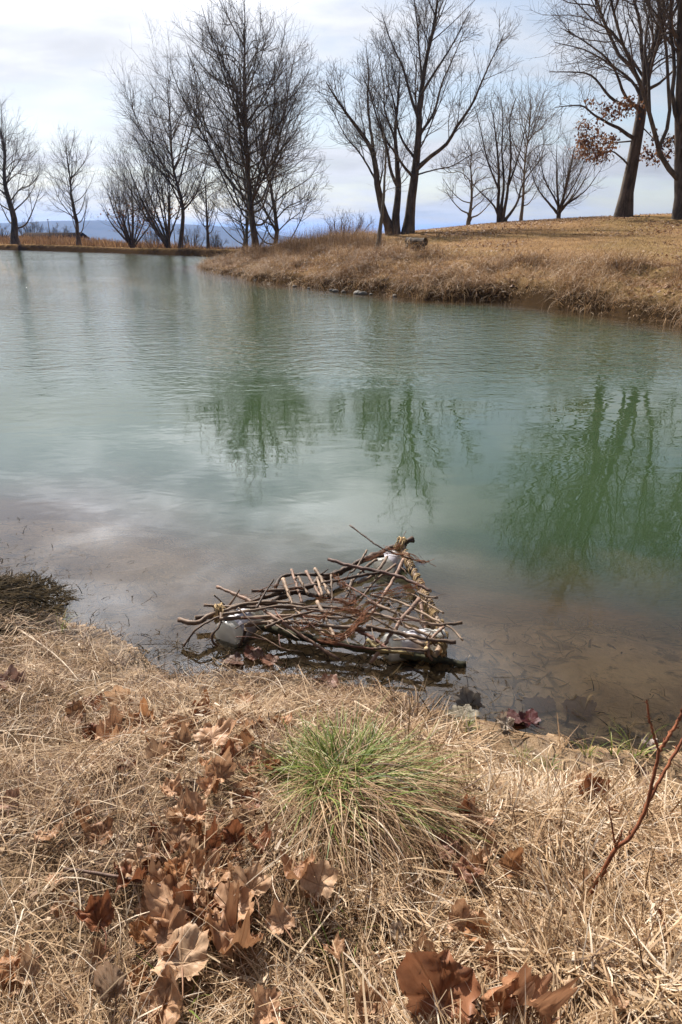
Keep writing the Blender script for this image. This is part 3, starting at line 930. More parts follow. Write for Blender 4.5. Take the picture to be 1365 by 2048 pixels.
build_shed()
for px, Y, ty, lab in [(103, 100, 440, 'thin grey pole left of the slim dike tree'), (305, 95, 452, 'thin grey pole between the many-stemmed trees on the dike'), (352, 95, 452, 'thin grey pole just left of the straight tall trunk')]:
    p = base_at(px, Y); top = at(px, ty, Y)[2] - p[2]
    po = empty('pole', p, lab, 'pole', 'thin poles beyond the dike')
    v, q = tubes(np.array([[[0, 0, -0.3], [0, 0, top * 0.5], [0, 0, top]]]), np.array([[0.055, 0.05, 0.04]]), 8)
    g = Geo(); g.add(v, q); g.build('shaft', M['stone'], po)
    v, q = tubes(np.array([[[-0.12, 0, top], [0, 0, top + 0.05], [0.12, 0, top]]]), np.array([[0.03, 0.06, 0.03]]), 8)
    g = Geo(); g.add(v, q); g.build('cap', M['stone'], po)


# ------------------------------------------------------------------ grass blades
def ribbons(root, az, L, el, bend, wid, S=5, curl=None, gfun=None, clear=None, twist=None, rng=R, tipw=0.15):
    N = len(root)
    az = az.copy(); el = el.copy()
    P = np.empty((N, S + 1, 3)); P[:, 0] = root
    D = np.empty((N, S + 1, 3))
    for s in range(S):
        d = np.stack([np.cos(el) * np.cos(az), np.cos(el) * np.sin(az), np.sin(el)], 1)
        D[:, s] = d
        P[:, s + 1] = P[:, s] + d * (L / S)[:, None]
        el = el - bend / S
        if curl is not None: az = az + curl / S
    D[:, S] = D[:, S - 1]
    if gfun is not None:
        zz = gfun(P[:, 1:, 0], P[:, 1:, 1]) + clear[:, None]
        P[:, 1:, 2] = np.maximum(P[:, 1:, 2], zz)
    tw = rng.uniform(-0.9, 0.9, N) if twist is None else twist
    up = np.stack([np.cos(az) * np.sin(tw) * 0 + rng.normal(size=N) * 0.35, rng.normal(size=N) * 0.35, np.ones(N)], 1)
    side = norm(np.cross(D, np.broadcast_to(norm(up)[:, None], D.shape)))
    ww = wid[:, None] * (1 - (1 - tipw) * np.linspace(0, 1, S + 1)[None] ** 1.6) * 0.5
    a = P + side * ww[..., None]; b = P - side * ww[..., None]
    v = np.stack([a, b], 2).reshape(-1, 3)
    base = (np.arange(N)[:, None] * (S + 1) + np.arange(S)[None]) * 2
    q = np.stack([base, base + 1, base + 3, base + 2], -1).reshape(-1, 4)
    return v, q, np.repeat(np.arange(N), (S + 1) * 2)


def gz_only(x, y):
    return ground(x, y)


# fast local height lookup for the near bank
_nx = np.linspace(-3.2, 3.2, 330); _ny = np.linspace(-0.6, 6.0, 340)
_NX, _NY = np.meshgrid(_nx, _ny)
_NZ, _ND = ground(_NX, _NY, True)


def bil(G, x, y):
    fx = np.clip((x - _nx[0]) / (_nx[1] - _nx[0]), 0, len(_nx) - 1.001); fy = np.clip((y - _ny[0]) / (_ny[1] - _ny[0]), 0, len(_ny) - 1.001)
    ix = fx.astype(int); iy = fy.astype(int); fx = fx - ix; fy = fy - iy
    return (G[iy, ix] * (1 - fx) + G[iy, ix + 1] * fx) * (1 - fy) + (G[iy + 1, ix] * (1 - fx) + G[iy + 1, ix + 1] * fx) * fy


def nearz(x, y): return bil(_NZ, x, y)


def neard(x, y): return bil(_ND, x, y)


TUFT = hit(690, 1652)
TUFT_R = 0.30


def bare_shore(X, Y, d):
    """Chance of bare mud: a strip along the right-hand shore."""
    return 0.975 * sstep(X, 0.22, 0.5) * (1 - sstep(d, 0.30, 0.52 + 0.3 * (fbm(X * 4, Y * 4, 5) - 0.5)))


LEAF_AT = []


def under_leaf(X, Y):
    m = np.zeros(len(X))
    for lx, ly, r in LEAF_AT:
        m = np.maximum(m, 1 - sstep((X - lx) ** 2 + (Y - ly) ** 2, (0.55 * r) ** 2, (0.95 * r) ** 2))
    return m


def straw_lump(x, y):
    """Height of the matted straw above the soil."""
    h = 0.008 + (0.024 + 0.085 * sstep(fbm(x * 3.4, y * 3.4, 77), 0.32, 0.68)) * sstep(neard(x, y), 0.02, 0.35)
    return h * (1 - 0.75 * sstep(x, 0.2, 0.5) * (1 - sstep(neard(x, y), 0.35, 0.85)))


def build_straw():
    rng = np.random.default_rng(21)
    # --- matted layer of short broken pieces
    n = 230000
    Y = 0.55 + 3.6 * rng.random(n) ** 1.35
    X = (rng.random(n) * 2 - 1) * (0.42 + 0.60 * Y)
    d = neard(X, Y)
    keep = d > -0.02 + 0.06 * rng.random(n)
    bare = bare_shore(X, Y, d)
    keep &= rng.random(n) > bare
    keep &= rng.random(n) > 0.85 * under_leaf(X, Y)
    keep &= rng.random(n) > 0.95 * sstep(fbm(X * 7.5, Y * 7.5, 123, 3), 0.48, 0.62)
    X, Y, d = X[keep], Y[keep], d[keep]
    n = len(X)
    right = sstep(X + 0.5 * (fbm(X * 1.5, Y * 1.5, 9) - 0.5), -0.05, 0.6)     # right: broad pale reed straw
    zb = nearz(X, Y)
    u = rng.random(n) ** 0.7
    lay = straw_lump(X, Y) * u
    swirl = fbm(X * 1.9 + 3, Y * 1.9, 41, 3) * 2 * math.pi * 2.4
    az = swirl + rng.normal(size=n) * np.where(rng.random(n) < 0.5, 0.6, 2.5)
    wide = rng.random(n) < right * 0.8
    L = np.where(wide, rng.uniform(0.05, 0.17, n), rng.uniform(0.025, 0.115, n))
    el = np.radians(rng.normal(8, 14, n))
    st_ = rng.random(n) < 0.10
    el = np.where(st_, np.radians(rng.uniform(25, 75, n)), el)
    bend = rng.normal(0.5, 0.6, n)
    wid = np.where(wide, rng.uniform(0.0018, 0.0050, n), rng.uniform(0.0009, 0.0022, n)) * (0.8 + 0.2 * Y)
    curl = rng.normal(size=n) * np.where(wide, 0.5, 1.3)
    v, q, bid = ribbons(np.stack([X, Y, zb + lay], 1), az, L, el, bend, wid, 3, curl, nearz, lay * 0.8, rng=rng, tipw=0.35)
    patch = fbm(X * 1.8, Y * 1.8, 61, 3)
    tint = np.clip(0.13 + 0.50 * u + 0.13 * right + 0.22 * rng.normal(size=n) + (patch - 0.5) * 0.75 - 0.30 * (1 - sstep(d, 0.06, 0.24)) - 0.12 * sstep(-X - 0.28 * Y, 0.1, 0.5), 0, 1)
    g = Geo(); g.add(v, q, tint=tint[bid])
    # --- longer stalks and loops lying over and standing out of the mat
    n = 11000
    Y = 0.6 + 3.0 * rng.random(n) ** 1.3
    X = (rng.random(n) * 2 - 1) * (0.45 + 0.60 * Y)
    d = neard(X, Y)
    k = (d > 0.06) & (rng.random(n) > bare_shore(X, Y, d)) & (rng.random(n) > 0.45 * under_leaf(X, Y))
    X, Y, d = X[k], Y[k], d[k]; n = len(X)
    lay = straw_lump(X, Y)
    swirl = fbm(X * 1.9 + 3, Y * 1.9, 41, 3) * 2 * math.pi * 2.4
    az = swirl + rng.normal(size=n) * 1.3
    tall = (rng.random(n) < 0.22 - 0.14 * sstep(X, 0, 0.4)) & (d > 0.2)
    L = np.where(tall, rng.uniform(0.10, 0.30, n), rng.uniform(0.10, 0.24, n))
    el = np.where(tall, np.radians(rng.uniform(20, 70, n)), np.radians(rng.uniform(2, 25, n)))
    bend = np.where(tall, rng.uniform(0.8, 2.4, n), rng.uniform(0.1, 0.9, n))
    wid = rng.uniform(0.0010, 0.0034, n)
    v, q, bid = ribbons(np.stack([X, Y, nearz(X, Y) + lay * 0.7], 1), az, L, el, bend, wid, 6, rng.normal(size=n) * 0.6, nearz, lay * 0.85 + 0.003, rng=rng)
    g.add(v, q, tint=np.clip(0.60 + 0.24 * rng.normal(size=n), 0, 1)[bid])
    # --- broad flattened reed straw on the right, pale and glossy
    n = 14000
    Y = 0.6 + 2.6 * rng.random(n) ** 1.2
    X = -0.15 + rng.random(n) * (0.65 + 0.62 * Y)
    d = neard(X, Y)
    k = (d > 0.10) & (rng.random(n) > bare_shore(X, Y, d)) & (rng.random(n) > 0.8 * under_leaf(X, Y)) & (rng.random(n) < 0.15 + sstep(X + 0.5 * (fbm(X * 1.5, Y * 1.5, 9) - 0.5), 0.0, 0.5))
    k &= np.hypot(X - TUFT[0], Y - TUFT[1]) > 0.2
    X, Y, d = X[k], Y[k], d[k]; n = len(X)
    lay = straw_lump(X, Y)
    az = fbm(X * 1.4 + 3, Y * 1.4, 47, 3) * 2 * math.pi * 2.0 + rng.normal(size=n) * 0.8
    v, q, bid = ribbons(np.stack([X, Y, nearz(X, Y) + lay * (0.6 + 0.4 * rng.random(n))], 1), az, rng.uniform(0.05, 0.2, n), np.radians(rng.normal(4, 9, n)), rng.normal(0.15, 0.35, n), rng.uniform(0.0025, 0.0062, n), 4,
                        rng.normal(size=n) * 0.4, nearz, lay * 0.8, twist=rng.normal(size=n) * 0.4, rng=rng, tipw=0.4)
    g.add(v, q, tint=np.clip(0.70 + 0.2 * rng.normal(size=n), 0, 1)[bid])
    # --- chaff: short flat flecks of broken leaf blade
    n = 26000
    Y = 0.55 + 3.2 * rng.random(n) ** 1.3
    X = (rng.random(n) * 2 - 1) * (0.42 + 0.60 * Y)
    d = neard(X, Y)
    k = (d > 0.02) & (rng.random(n) > 0.85 * bare_shore(X, Y, d)) & (rng.random(n) > 0.7 * under_leaf(X, Y)) & (rng.random(n) < 0.25 + sstep(fbm(X * 4, Y * 4, 301, 3), 0.4, 0.65))
    X, Y = X[k], Y[k]; n = len(X)
    lay = straw_lump(X, Y)
    v, q, bid = ribbons(np.stack([X, Y, nearz(X, Y) + lay * (0.55 + 0.5 * rng.random(n))], 1), rng.uniform(0, 6.28, n), rng.uniform(0.006, 0.028, n), np.radians(rng.normal(5, 22, n)), rng.normal(0.2, 0.8, n), rng.uniform(0.003, 0.009, n), 2, twist=rng.normal(size=n) * 0.7, rng=rng, tipw=0.3)
    g.add(v, q, tint=np.clip(0.52 + 0.3 * rng.normal(size=n), 0, 1)[bid])
    # --- fringe hanging over the water's edge
    n = 4200
    X = rng.uniform(-2.6, 0.35, n); Y = rng.uniform(1.9, 4.3, n)
    d = neard(X, Y); k = (d > 0.0) & (d < 0.20); X, Y = X[k], Y[k]; n = len(X)
    az = np.radians(rng.normal(80, 55, n)); L = rng.uniform(0.05, 0.14, n)
    el = np.radians(rng.uniform(0, 35, n)); bend = rng.uniform(0.8, 2.2, n)
    v, q, bid = ribbons(np.stack([X, Y, nearz(X, Y) + 0.03 * rng.random(n)], 1), az, L, el, bend, rng.uniform(0.0014, 0.003, n), 5, rng.normal(size=n) * 0.6, lambda a, b: np.maximum(nearz(a, b), 0), np.full(n, 0.004), rng=rng)
    g.add(v, q, tint=np.clip(0.5 + 0.2 * rng.normal(size=n), 0, 1)[bid])
    tag(g.build('dry_grass', M['straw']), 'matted dry straw covering the near bank', 'grass', kind='stuff')


def build_tuft():
    rng = np.random.default_rng(5)
    o = TUFT.copy()
    root = empty('grass_tuft', o, 'large grass clump with green blades on top and straw skirts, middle of the near bank', 'grass tuft')

    def ring(n, r0, r1, lo, hi, el0, el1, b0, b1, w0, w1, azc=None, azs=None, y_off=0.0, S=7):
        ph = rng.uniform(0, 2 * math.pi, n)
        rad = (r0 + (r1 - r0) * np.sqrt(rng.random(n))) * 0.78
        x = rad * np.cos(ph) * 1.12; y = rad * np.sin(ph) * 0.85 + y_off
        az = ph + rng.normal(size=n) * 0.9 if azc is None else np.radians(azc) + rng.normal(size=n) * np.radians(azs)
        zl = 0.10 * np.exp(-(x ** 2 + y ** 2) / 0.03)
        L = rng.uniform(lo, hi, n) * 0.86
        return ribbons(np.stack([x, y, zl + 0.0 * x], 1), az, L, np.radians(rng.uniform(el0, el1, n)), rng.uniform(b0, b1, n), rng.uniform(w0, w1, n), S, rng.normal(size=n) * 0.3,
                       lambda a, b: nearz(a + o[0], b + o[1]) - o[2] + 0.09 * np.exp(-(a ** 2 + b ** 2) / 0.034), np.full(n, 0.004) + rng.random(n) * 0.025, rng=rng), n
    g = Geo()
    for args in [(560, 0.0, 0.15, 0.13, 0.27, 40, 86, 1.0, 2.1, 0.0026, 0.0052, None, None, 0.09), (1150, 0.0, 0.22, 0.16, 0.36, 15, 66, 0.9, 2.0, 0.0024, 0.005, -30, 42, 0.05), (300, 0.0, 0.2, 0.14, 0.28, 30, 75, 0.9, 2.0, 0.002, 0.004, 150, 40, 0.08)]:
        (v, q, bid), n = ring(*args)
        g.add(v, q, tint=np.clip(0.45 + 0.26 * rng.normal(size=n), 0, 1)[bid])
    g.build('green_blades', M['green'], root)
    g = Geo()
    for args in [(1900, 0.02, 0.22, 0.15, 0.31, 10, 60, 1.3, 2.6, 0.0016, 0.0036, None, None, 0.0), (2900, 0.0, 0.22, 0.22, 0.46, 15, 62, 1.3, 2.3, 0.0018, 0.0040, -55, 40, -0.01)]:
        (v, q, bid), n = ring(*args)
        g.add(v, q, tint=np.clip(0.50 + 0.2 * rng.normal(size=n), 0, 1)[bid])
    g.build('dry_blades', M['straw'], root)


build_tuft()


def small_tuft(px, py, n, L, label, dry=0.2, seed=1, spread=0.03, up=(50, 88), w=0.003):
    rng = np.random.default_rng(seed)
    o = hit(px, py)
    g = Geo()
    ph = rng.uniform(0, 2 * math.pi, n); rad = spread * np.sqrt(rng.random(n))
    rt = np.stack([rad * np.cos(ph), rad * np.sin(ph), np.full(n, 0.0)], 1)
    v, q, bid = ribbons(rt, ph + rng.normal(size=n) * 0.5, L * rng.uniform(0.5, 1.1, n), np.radians(rng.uniform(*up, n)), rng.uniform(0.4, 1.6, n), w * rng.uniform(0.7, 1.2, n), 6, rng.normal(size=n) * 0.3, rng=rng)
    g.add(v, q, tint=np.clip(0.45 + 0.2 * rng.normal(size=n) + (rng.random(n) < dry) * 0.4, 0, 1)[bid])
    ob = g.build('grass_sprig', M['green'])
    ob.location = tuple(o)
    tag(ob, label, 'grass sprig', 'green grass sprigs on the near bank')


small_tuft(932, 1458, 60, 0.05, 'low green sprig at the muddy edge straight behind the right of the big clump', 0.1, 1, 0.035, (20, 80), 0.0022)
small_tuft(1045, 1520, 34, 0.05, 'tiny green sprig in the mud, first one right of the low sprig', 0.2, 2, 0.03, (20, 80), 0.0022)
small_tuft(1100, 1538, 22, 0.06, 'dark green sprig in the mud between two taller ones', 0.1, 3, 0.015, (45, 85), 0.003)
small_tuft(1172, 1512, 14, 0.10, 'upright green sprig of a few broad blades near the right shore', 0.2, 4, 0.014, (62, 88), 0.005)
small_tuft(1228, 1512, 10, 0.11, 'yellowing thin sprig just right of the broad-bladed sprig', 0.5, 5, 0.012, (65, 88), 0.004)
small_tuft(1270, 1512, 16, 0.17, 'long arching green sprig beside the red-stemmed shoot near the water', 0.3, 6, 0.02, (35, 75), 0.004)
small_tuft(1095, 1590, 12, 0.07, 'yellow green sprig left of the folded dark leaf', 0.6, 7, 0.02, (40, 80), 0.0026)
small_tuft(690, 1975, 8, 0.20, 'few long green blades arching out of straw at the bottom middle', 0.2, 8, 0.02, (40, 75), 0.0034)
small_tuft(712, 1880, 5, 0.12, 'lone upright green blades below the big clump', 0.2, 9, 0.012, (55, 85), 0.003)
small_tuft(378, 2040, 5, 0.17, 'single stiff green shoot with a brown tip at the lower left edge', 0.2, 10, 0.006, (78, 89), 0.006)
small_tuft(480, 1600, 10, 0.16, 'thin dark green blades at the left foot of the big clump', 0.1, 11, 0.025, (45, 80), 0.0028)
small_tuft(120, 1265, 14, 0.13, 'wispy green blades among straw at the left shoreline', 0.4, 12, 0.03, (50, 85), 0.003)


def build_weed_mound():
    rng = np.random.default_rng(9)
    o = hit(18, 1240)
    n = 3600
    root = empty('weed_mound', o, 'dark wet mound of matted water weed at the left edge of the shore', 'weed mound')
    ph = rng.uniform(0, 2 * math.pi, n); rad = 0.42 * np.sqrt(rng.random(n))
    x = rad * np.cos(ph) * 0.85 - 0.16; y = rad * np.sin(ph) * 1.05 + 0.03
    hgt = 0.11 * np.clip(1 - rad / 0.42, 0, 1) ** 0.7 * (0.5 + fbm(x * 9, y * 9, 4))
    z = nearz(x + o[0], y + o[1]) - o[2] + hgt * rng.random(n) ** 0.5
    az = ph + rng.normal(size=n) * 0.9
    v, q, bid = ribbons(np.stack([x, y, z], 1), az, rng.uniform(0.04, 0.13, n), np.radians(rng.uniform(-20, 10, n)), rng.uniform(0.2, 1.2, n), rng.uniform(0.003, 0.011, n), 4, rng.normal(size=n) * 0.8,
                        lambda a, b: np.maximum(nearz(a + o[0], b + o[1]) - o[2], -o[2]), np.full(n, 0.004), rng=rng)
    g = Geo(); g.add(v, q, tint=np.clip(0.4 + 0.28 * rng.normal(size=n), 0, 1)[bid])
    g.build('matted_weed', M['wetweed'], root)


build_weed_mound()


def build_shore_debris():
    """Bits of dead weed lying in the shallows along the whole near edge."""
    rng = np.random.default_rng(12)
    g = Geo()
    for (n, x0, x1, y0, y1, dmin, dmax, wl) in [(2600, -3.0, 2.6, 1.7, 4.6, -0.22, 0.03, 1.0), (4200, 0.35, 2.6, 1.7, 4.0, -0.32, 0.34, 1.0), (2600, -0.9, 0.5, 2.2, 3.2, -0.22, 0.05, 1.0), (1500, -3.0, -0.6, 2.3, 4.6, -0.30, 0.06, 1.0), (500, -2.6, -0.9, 2.6, 4.6, -0.6, 0.0, 0.7)]:
        X = rng.uniform(x0, x1, n); Y = rng.uniform(y0, y1, n); d = neard(X, Y)
        k = (d > dmin) & (d < dmax) & (rng.random(n) < 0.25 + 0.9 * sstep(fbm(X * 3.5, Y * 3.5, 71), 0.42, 0.62))
        X, Y = X[k], Y[k]; m = len(X)
        zb = np.maximum(nearz(X, Y), -0.008) + rng.uniform(0, 0.018, m)
        v, q, bid = ribbons(np.stack([X, Y, zb], 1), rng.uniform(0, 6.28, m), rng.uniform(0.02, 0.11, m) * wl, np.radians(rng.uniform(-10, 35, m)), rng.uniform(0, 1.5, m), rng.uniform(0.0015, 0.005, m), 3, rng.normal(size=m), rng=rng)
        g.add(v, q, tint=np.clip(0.45 + 0.3 * rng.normal(size=m), 0, 1)[bid])
    n = 5000
    X = rng.uniform(-1.6, 2.8, n); Y = rng.uniform(1.8, 4.6, n); d = neard(X, Y)
    k = (d < -0.05) & (d > -1.5) & (rng.random(n) < sstep(fbm(X * 2.6, Y * 2.6, 171), 0.45, 0.66))
    X, Y = X[k], Y[k]; m = len(X)
    v, q, bid = ribbons(np.stack([X, Y, nearz(X, Y) + rng.uniform(0, 0.02, m)], 1), rng.uniform(0, 6.28, m), rng.uniform(0.03, 0.13, m), np.radians(rng.uniform(-5, 15, m)), rng.uniform(0, 0.6, m), rng.uniform(0.003, 0.014, m), 3, rng.normal(size=m), rng=rng)
    g.add(v, q, tint=np.clip(0.55 + 0.3 * rng.normal(size=m), 0, 1)[bid])
    tag(g.build('shore_debris', M['wetweed']), 'dark bits of dead weed scattered in the shallows along the near shore', 'weed debris', kind='stuff')


build_shore_debris()


# ------------------------------------------------------------------ far bank grass, tall weeds, litter
def bank_sample(n, rng, x0=-10, x1=14, y0=12, y1=44):
    X = rng.uniform(x0, x1, n); Y = rng.uniform(y0, y1, n)
    k = np.abs(X) < 0.56 * Y + 1.5
    X, Y = X[k], Y[k]
    z, d = ground(X, Y, True)
    k = d > 0.02
    return X[k], Y[k], z[k], d[k]


def build_bank_grass():
    rng = np.random.default_rng(31)
    X, Y, Z, D = bank_sample(60000, rng)
    pen = sstep(-X - 0.0, -3.0, 1.5) * sstep(Y, 22, 28)          # the peninsula stays rough all over
    lim = 3.6 + 1.3 * (fbm(X * 0.6, Y * 0.6, 15) - 0.5) * 2
    rough = np.maximum(1 - sstep(D, lim - 0.8, lim + 0.9), pen)
    k = rng.random(len(X)) < 0.24 * rough
    X, Y, Z, D, rough = X[k], Y[k], Z[k], D[k], rough[k]
    nb = 26
    N = len(X)
    big = 0.35 + 1.3 * sstep(fbm(X * 0.8, Y * 0.8, 44), 0.3, 0.7)
    tx = np.repeat(X, nb) + rng.normal(size=N * nb) * 0.16; ty = np.repeat(Y, nb) + rng.normal(size=N * nb) * 0.16
    tz = ground(tx, ty)
    n = N * nb
    # blades flop downhill (towards the water / viewer) and all about
    az = np.radians(-95) + rng.normal(size=n) * 1.3
    sz = np.repeat(big, nb)
    L = rng.uniform(0.18, 0.62, n) * sz
    el = np.radians(rng.uniform(15, 85, n)); bend = rng.uniform(1.2, 2.9, n)
    v, q, bid = ribbons(np.stack([tx, ty, tz - 0.01], 1), az, L, el, bend, rng.uniform(0.006, 0.014, n), 4, rng.normal(size=n) * 0.5, rng=rng)
    tuft = np.repeat(np.clip(0.52 + 0.12 * rng.normal(size=N) + (fbm(X * 0.8, Y * 0.8, 91) - 0.5) * 0.7, 0, 1), nb)
    tint = np.clip(tuft + 0.15 * rng.normal(size=n), 0, 1)
    g = Geo(); g.add(v, q, tint=tint[bid])
    # short turf on the lawn above
    X, Y, Z, D = bank_sample(110000, rng)
    n = len(X)
    v, q, bid = ribbons(np.stack([X, Y, Z - 0.005], 1), rng.uniform(0, 6.28, n), rng.uniform(0.04, 0.12, n), np.radians(rng.uniform(15, 75, n)), rng.uniform(0.5, 2, n), rng.uniform(0.006, 0.014, n), 2, rng=rng)
    g.add(v, q, tint=np.clip(0.46 + 0.18 * rng.normal(size=n) + (fbm(X * 0.4, Y * 0.4, 17) - 0.5) * 0.6, 0, 1)[bid])
    tag(g.build('bank_grass', M['bankgrass']), 'dry brown grass covering the far bank and hillside', 'grass', kind='stuff')

    # tall thin standing weeds round the peninsula trees
    g = Geo()
    X, Y, Z, D = bank_sample(30000, rng, -10, 6, 24, 46)
    pen = sstep(-X, -3.5, 2.0) * sstep(D, 0.5, 2.5) * (0.3 + fbm(X * 0.7, Y * 0.7, 3))
    k = rng.random(len(X)) < 0.5 * pen
    X, Y, Z = X[k], Y[k], Z[k]; n = len(X)
    v, q, bid = ribbons(np.stack([X, Y, Z], 1), rng.uniform(0, 6.28, n), rng.uniform(0.35, 1.1, n), np.radians(rng.uniform(68, 90, n)), rng.uniform(0.0, 0.5, n), rng.uniform(0.006, 0.012, n), 3, rng=rng)
    g.add(v, q, tint=np.clip(0.38 + 0.16 * rng.normal(size=n), 0, 1)[bid])
    # weeds in the field behind the dike
    n = 26000
    X = rng.uniform(-75, 2, n); Y = rng.uniform(58, 118, n)
    z, d = ground(X, Y, True)
    k = (d > 0.3) & ((d > 2.5) | (rng.random(n) < 0.5))
    X, Y, z, d = X[k], Y[k], z[k], d[k]; n = len(X)
    L = np.where(d > 3, rng.uniform(0.4, 1.0, n), rng.uniform(0.1, 0.35, n)) * np.where((X > -16), 0.45, 1.0)
    v, q, bid = ribbons(np.stack([X, Y, z], 1), rng.uniform(0, 6.28, n), L, np.radians(rng.uniform(60, 90, n)), rng.uniform(0.0, 0.9, n), rng.uniform(0.03, 0.07, n), 3, rng=rng)
    g.add(v, q, tint=np.clip(0.36 + 0.15 * rng.normal(size=n), 0, 1)[bid])
    tag(g.build('tall_weeds', M['bankgrass']), 'tall thin brown weeds standing on the peninsula and behind the dike', 'weeds', kind='stuff')

    # leaf litter on the hillside
    X, Y, Z, D = bank_sample(60000, rng, -8, 22, 13, 42)
    c = fbm(X * 0.35, Y * 0.35, 8)
    k = rng.random(len(X)) < 0.42 * sstep(c, 0.35, 0.7) * (D > 0.4)
    X, Y, Z = X[k], Y[k], Z[k]; n = len(X)
    ctr = np.stack([X, Y, Z + 0.03], 1)
    a = norm(np.stack([rng.normal(size=n), rng.normal(size=n), rng.normal(size=n) * 0.35], 1))
    b = norm(np.cross(a, norm(np.stack([rng.normal(size=n) * 0.4, rng.normal(size=n) * 0.4, np.ones(n)], 1))))
    nn = np.cross(a, b); s = rng.uniform(0.05, 0.13, n)[:, None]
    v = np.stack([ctr - a * s * 0.5, ctr + b * s * 0.4 + nn * s * 0.2, ctr + a * s * 0.5, ctr - b * s * 0.4 + nn * s * 0.15], 1).reshape(-1, 3)
    g = Geo(); g.add(v, np.arange(n * 4).reshape(-1, 4), tint=np.repeat(rng.random(n), 4))
    tag(g.build('fallen_leaves', M['litter']), 'brown fallen leaves littering the hillside', 'leaf litter', kind='stuff')


build_bank_grass()


# ------------------------------------------------------------------ stones at the far waterline
def build_stones():
    rng = np.random.default_rng(3)
    places = [(664, 581, 0.16), (672, 583, 0.2), (688, 584, 0.14), (716, 587, 0.3), (727, 588, 0.24), (742, 589, 0.12), (790, 592, 0.16), (590, 573, 0.14), (618, 577, 0.12), (512, 561, 0.16), (468, 549, 0.12), (443, 546, 0.12)]
    for k, (px, py, s) in enumerate(places):
        p = flat(px, py + 1, 0.0)
        bpy_me = bpy.data.meshes.new('shore_stone')
        nu, nv = 12, 7
        ph = np.linspace(0, 2 * math.pi, nu, endpoint=False); te = np.linspace(0.05, math.pi - 0.05, nv)
        T, Pp = np.meshgrid(te, ph, indexing='ij')
        rad = 1 + 0.35 * (vnoise(Pp * 1.3 + k * 9, T * 2.0, k) - 0.5) + 0.15 * (vnoise(Pp * 4, T * 5, k + 50) - 0.5)
        v = np.stack([rad * np.sin(T) * np.cos(Pp) * s * 0.6, rad * np.sin(T) * np.sin(Pp) * s * 0.4, rad * np.cos(T) * s * 0.28], -1).reshape(-1, 3)
        i = np.arange(nu * nv).reshape(nv, nu); j = np.roll(i, -1, 1)
        q = np.stack([i[:-1], i[1:], j[1:], j[:-1]], -1).reshape(-1, 4)
        caps = np.array([[i[0, a], i[0, (a + 1) % nu], i[0, 0]] for a in range(1, nu - 1)] + [[i[-1, (a + 1) % nu], i[-1, a], i[-1, 0]] for a in range(1, nu - 1)])
        bpy.data.meshes.remove(bpy_me)
        ob = link_mesh('shore_stone', v, [q, caps], M['stone'])
        ob.location = (p[0], p[1], 0.02); ob.rotation_euler = (0, 0, rng.uniform(0, 3))
        tag(ob, 'small pale stone at the foot of the far bank in the water', 'stone', 'stones along the far waterline')


build_stones()


# ------------------------------------------------------------------ log bench
def log_mesh(g, a, b, r, k=18, seed=0, ends=True):
    a, b = np.asarray(a, float), np.asarray(b, float)
    P = resample([a, b], 9)[None]
    rr_ = r * (1 + 0.05 * np.sin(np.arange(9) * 1.7 + seed))[None]
    v, q = tubes(P, rr_, k)
    ang = np.arange(k)
    v = v.reshape(9, k, 3)
    c = P[0][:, None]
    v = c + (v - c) * (1 + 0.06 * np.sin(ang * 2.4 + seed) + 0.04 * np.cos(ang * 5.1 + seed))[None, :, None]
    g.add(v.reshape(-1, 3), q)
    return v[0], v[-1]


def disc(g, ringv, out, push=0.003):
    c = ringv.mean(0) + out * push
    k = len(ringv)
    g.add(np.concatenate([ringv + out * push, [c]]), np.array([[i, (i + 1) % k, k] for i in range(k)]))


def build_bench():
    o = hit(832, 500)
    s = np.linalg.norm(at(833, 490, o[1]) - at(832, 490, o[1]))
    root = empty('log_bench', o, 'weathered log bench of a fat log on two short logs, on the hillside', 'bench')
    r = 7.0 * s
    ax = norm(np.array([0.62, -0.78, 0.0]))
    L = 0.95
    cz = 0.17 + r
    g = Geo(); e0, e1 = log_mesh(g, -ax * L / 2 + [0, 0, cz], ax * L / 2 + [0, 0, cz - 0.02], r)
    seat = g.build('seat_log', M['log'], root)
    for e_, a_ in ((e1, ax), (e0, -ax)):
        g = Geo(); disc(g, e_, a_); g.build('end_grain', M['log_end'], seat)
    side = np.array([-ax[1], ax[0], 0])
    for t in (-0.32, 0.22):
        g = Geo(); c = ax * t
        a0, a1 = log_mesh(g, c - side * 0.17 + [0, 0, 0.08], c + side * 0.17 + [0, 0, 0.08], 0.10, seed=t * 9)
        lg = g.build('support_log', M['log'], root)
        for e_, a_ in ((a1, side), (a0, -side)):
            g = Geo(); disc(g, e_, a_); g.build('end_grain', M['log_end'], lg)


build_bench()


# ------------------------------------------------------------------ stick raft
def cx(c, z=0.0):
    return flat(330 + c[0] / 2.1328, 1020 + c[1] / 2.1328, z)


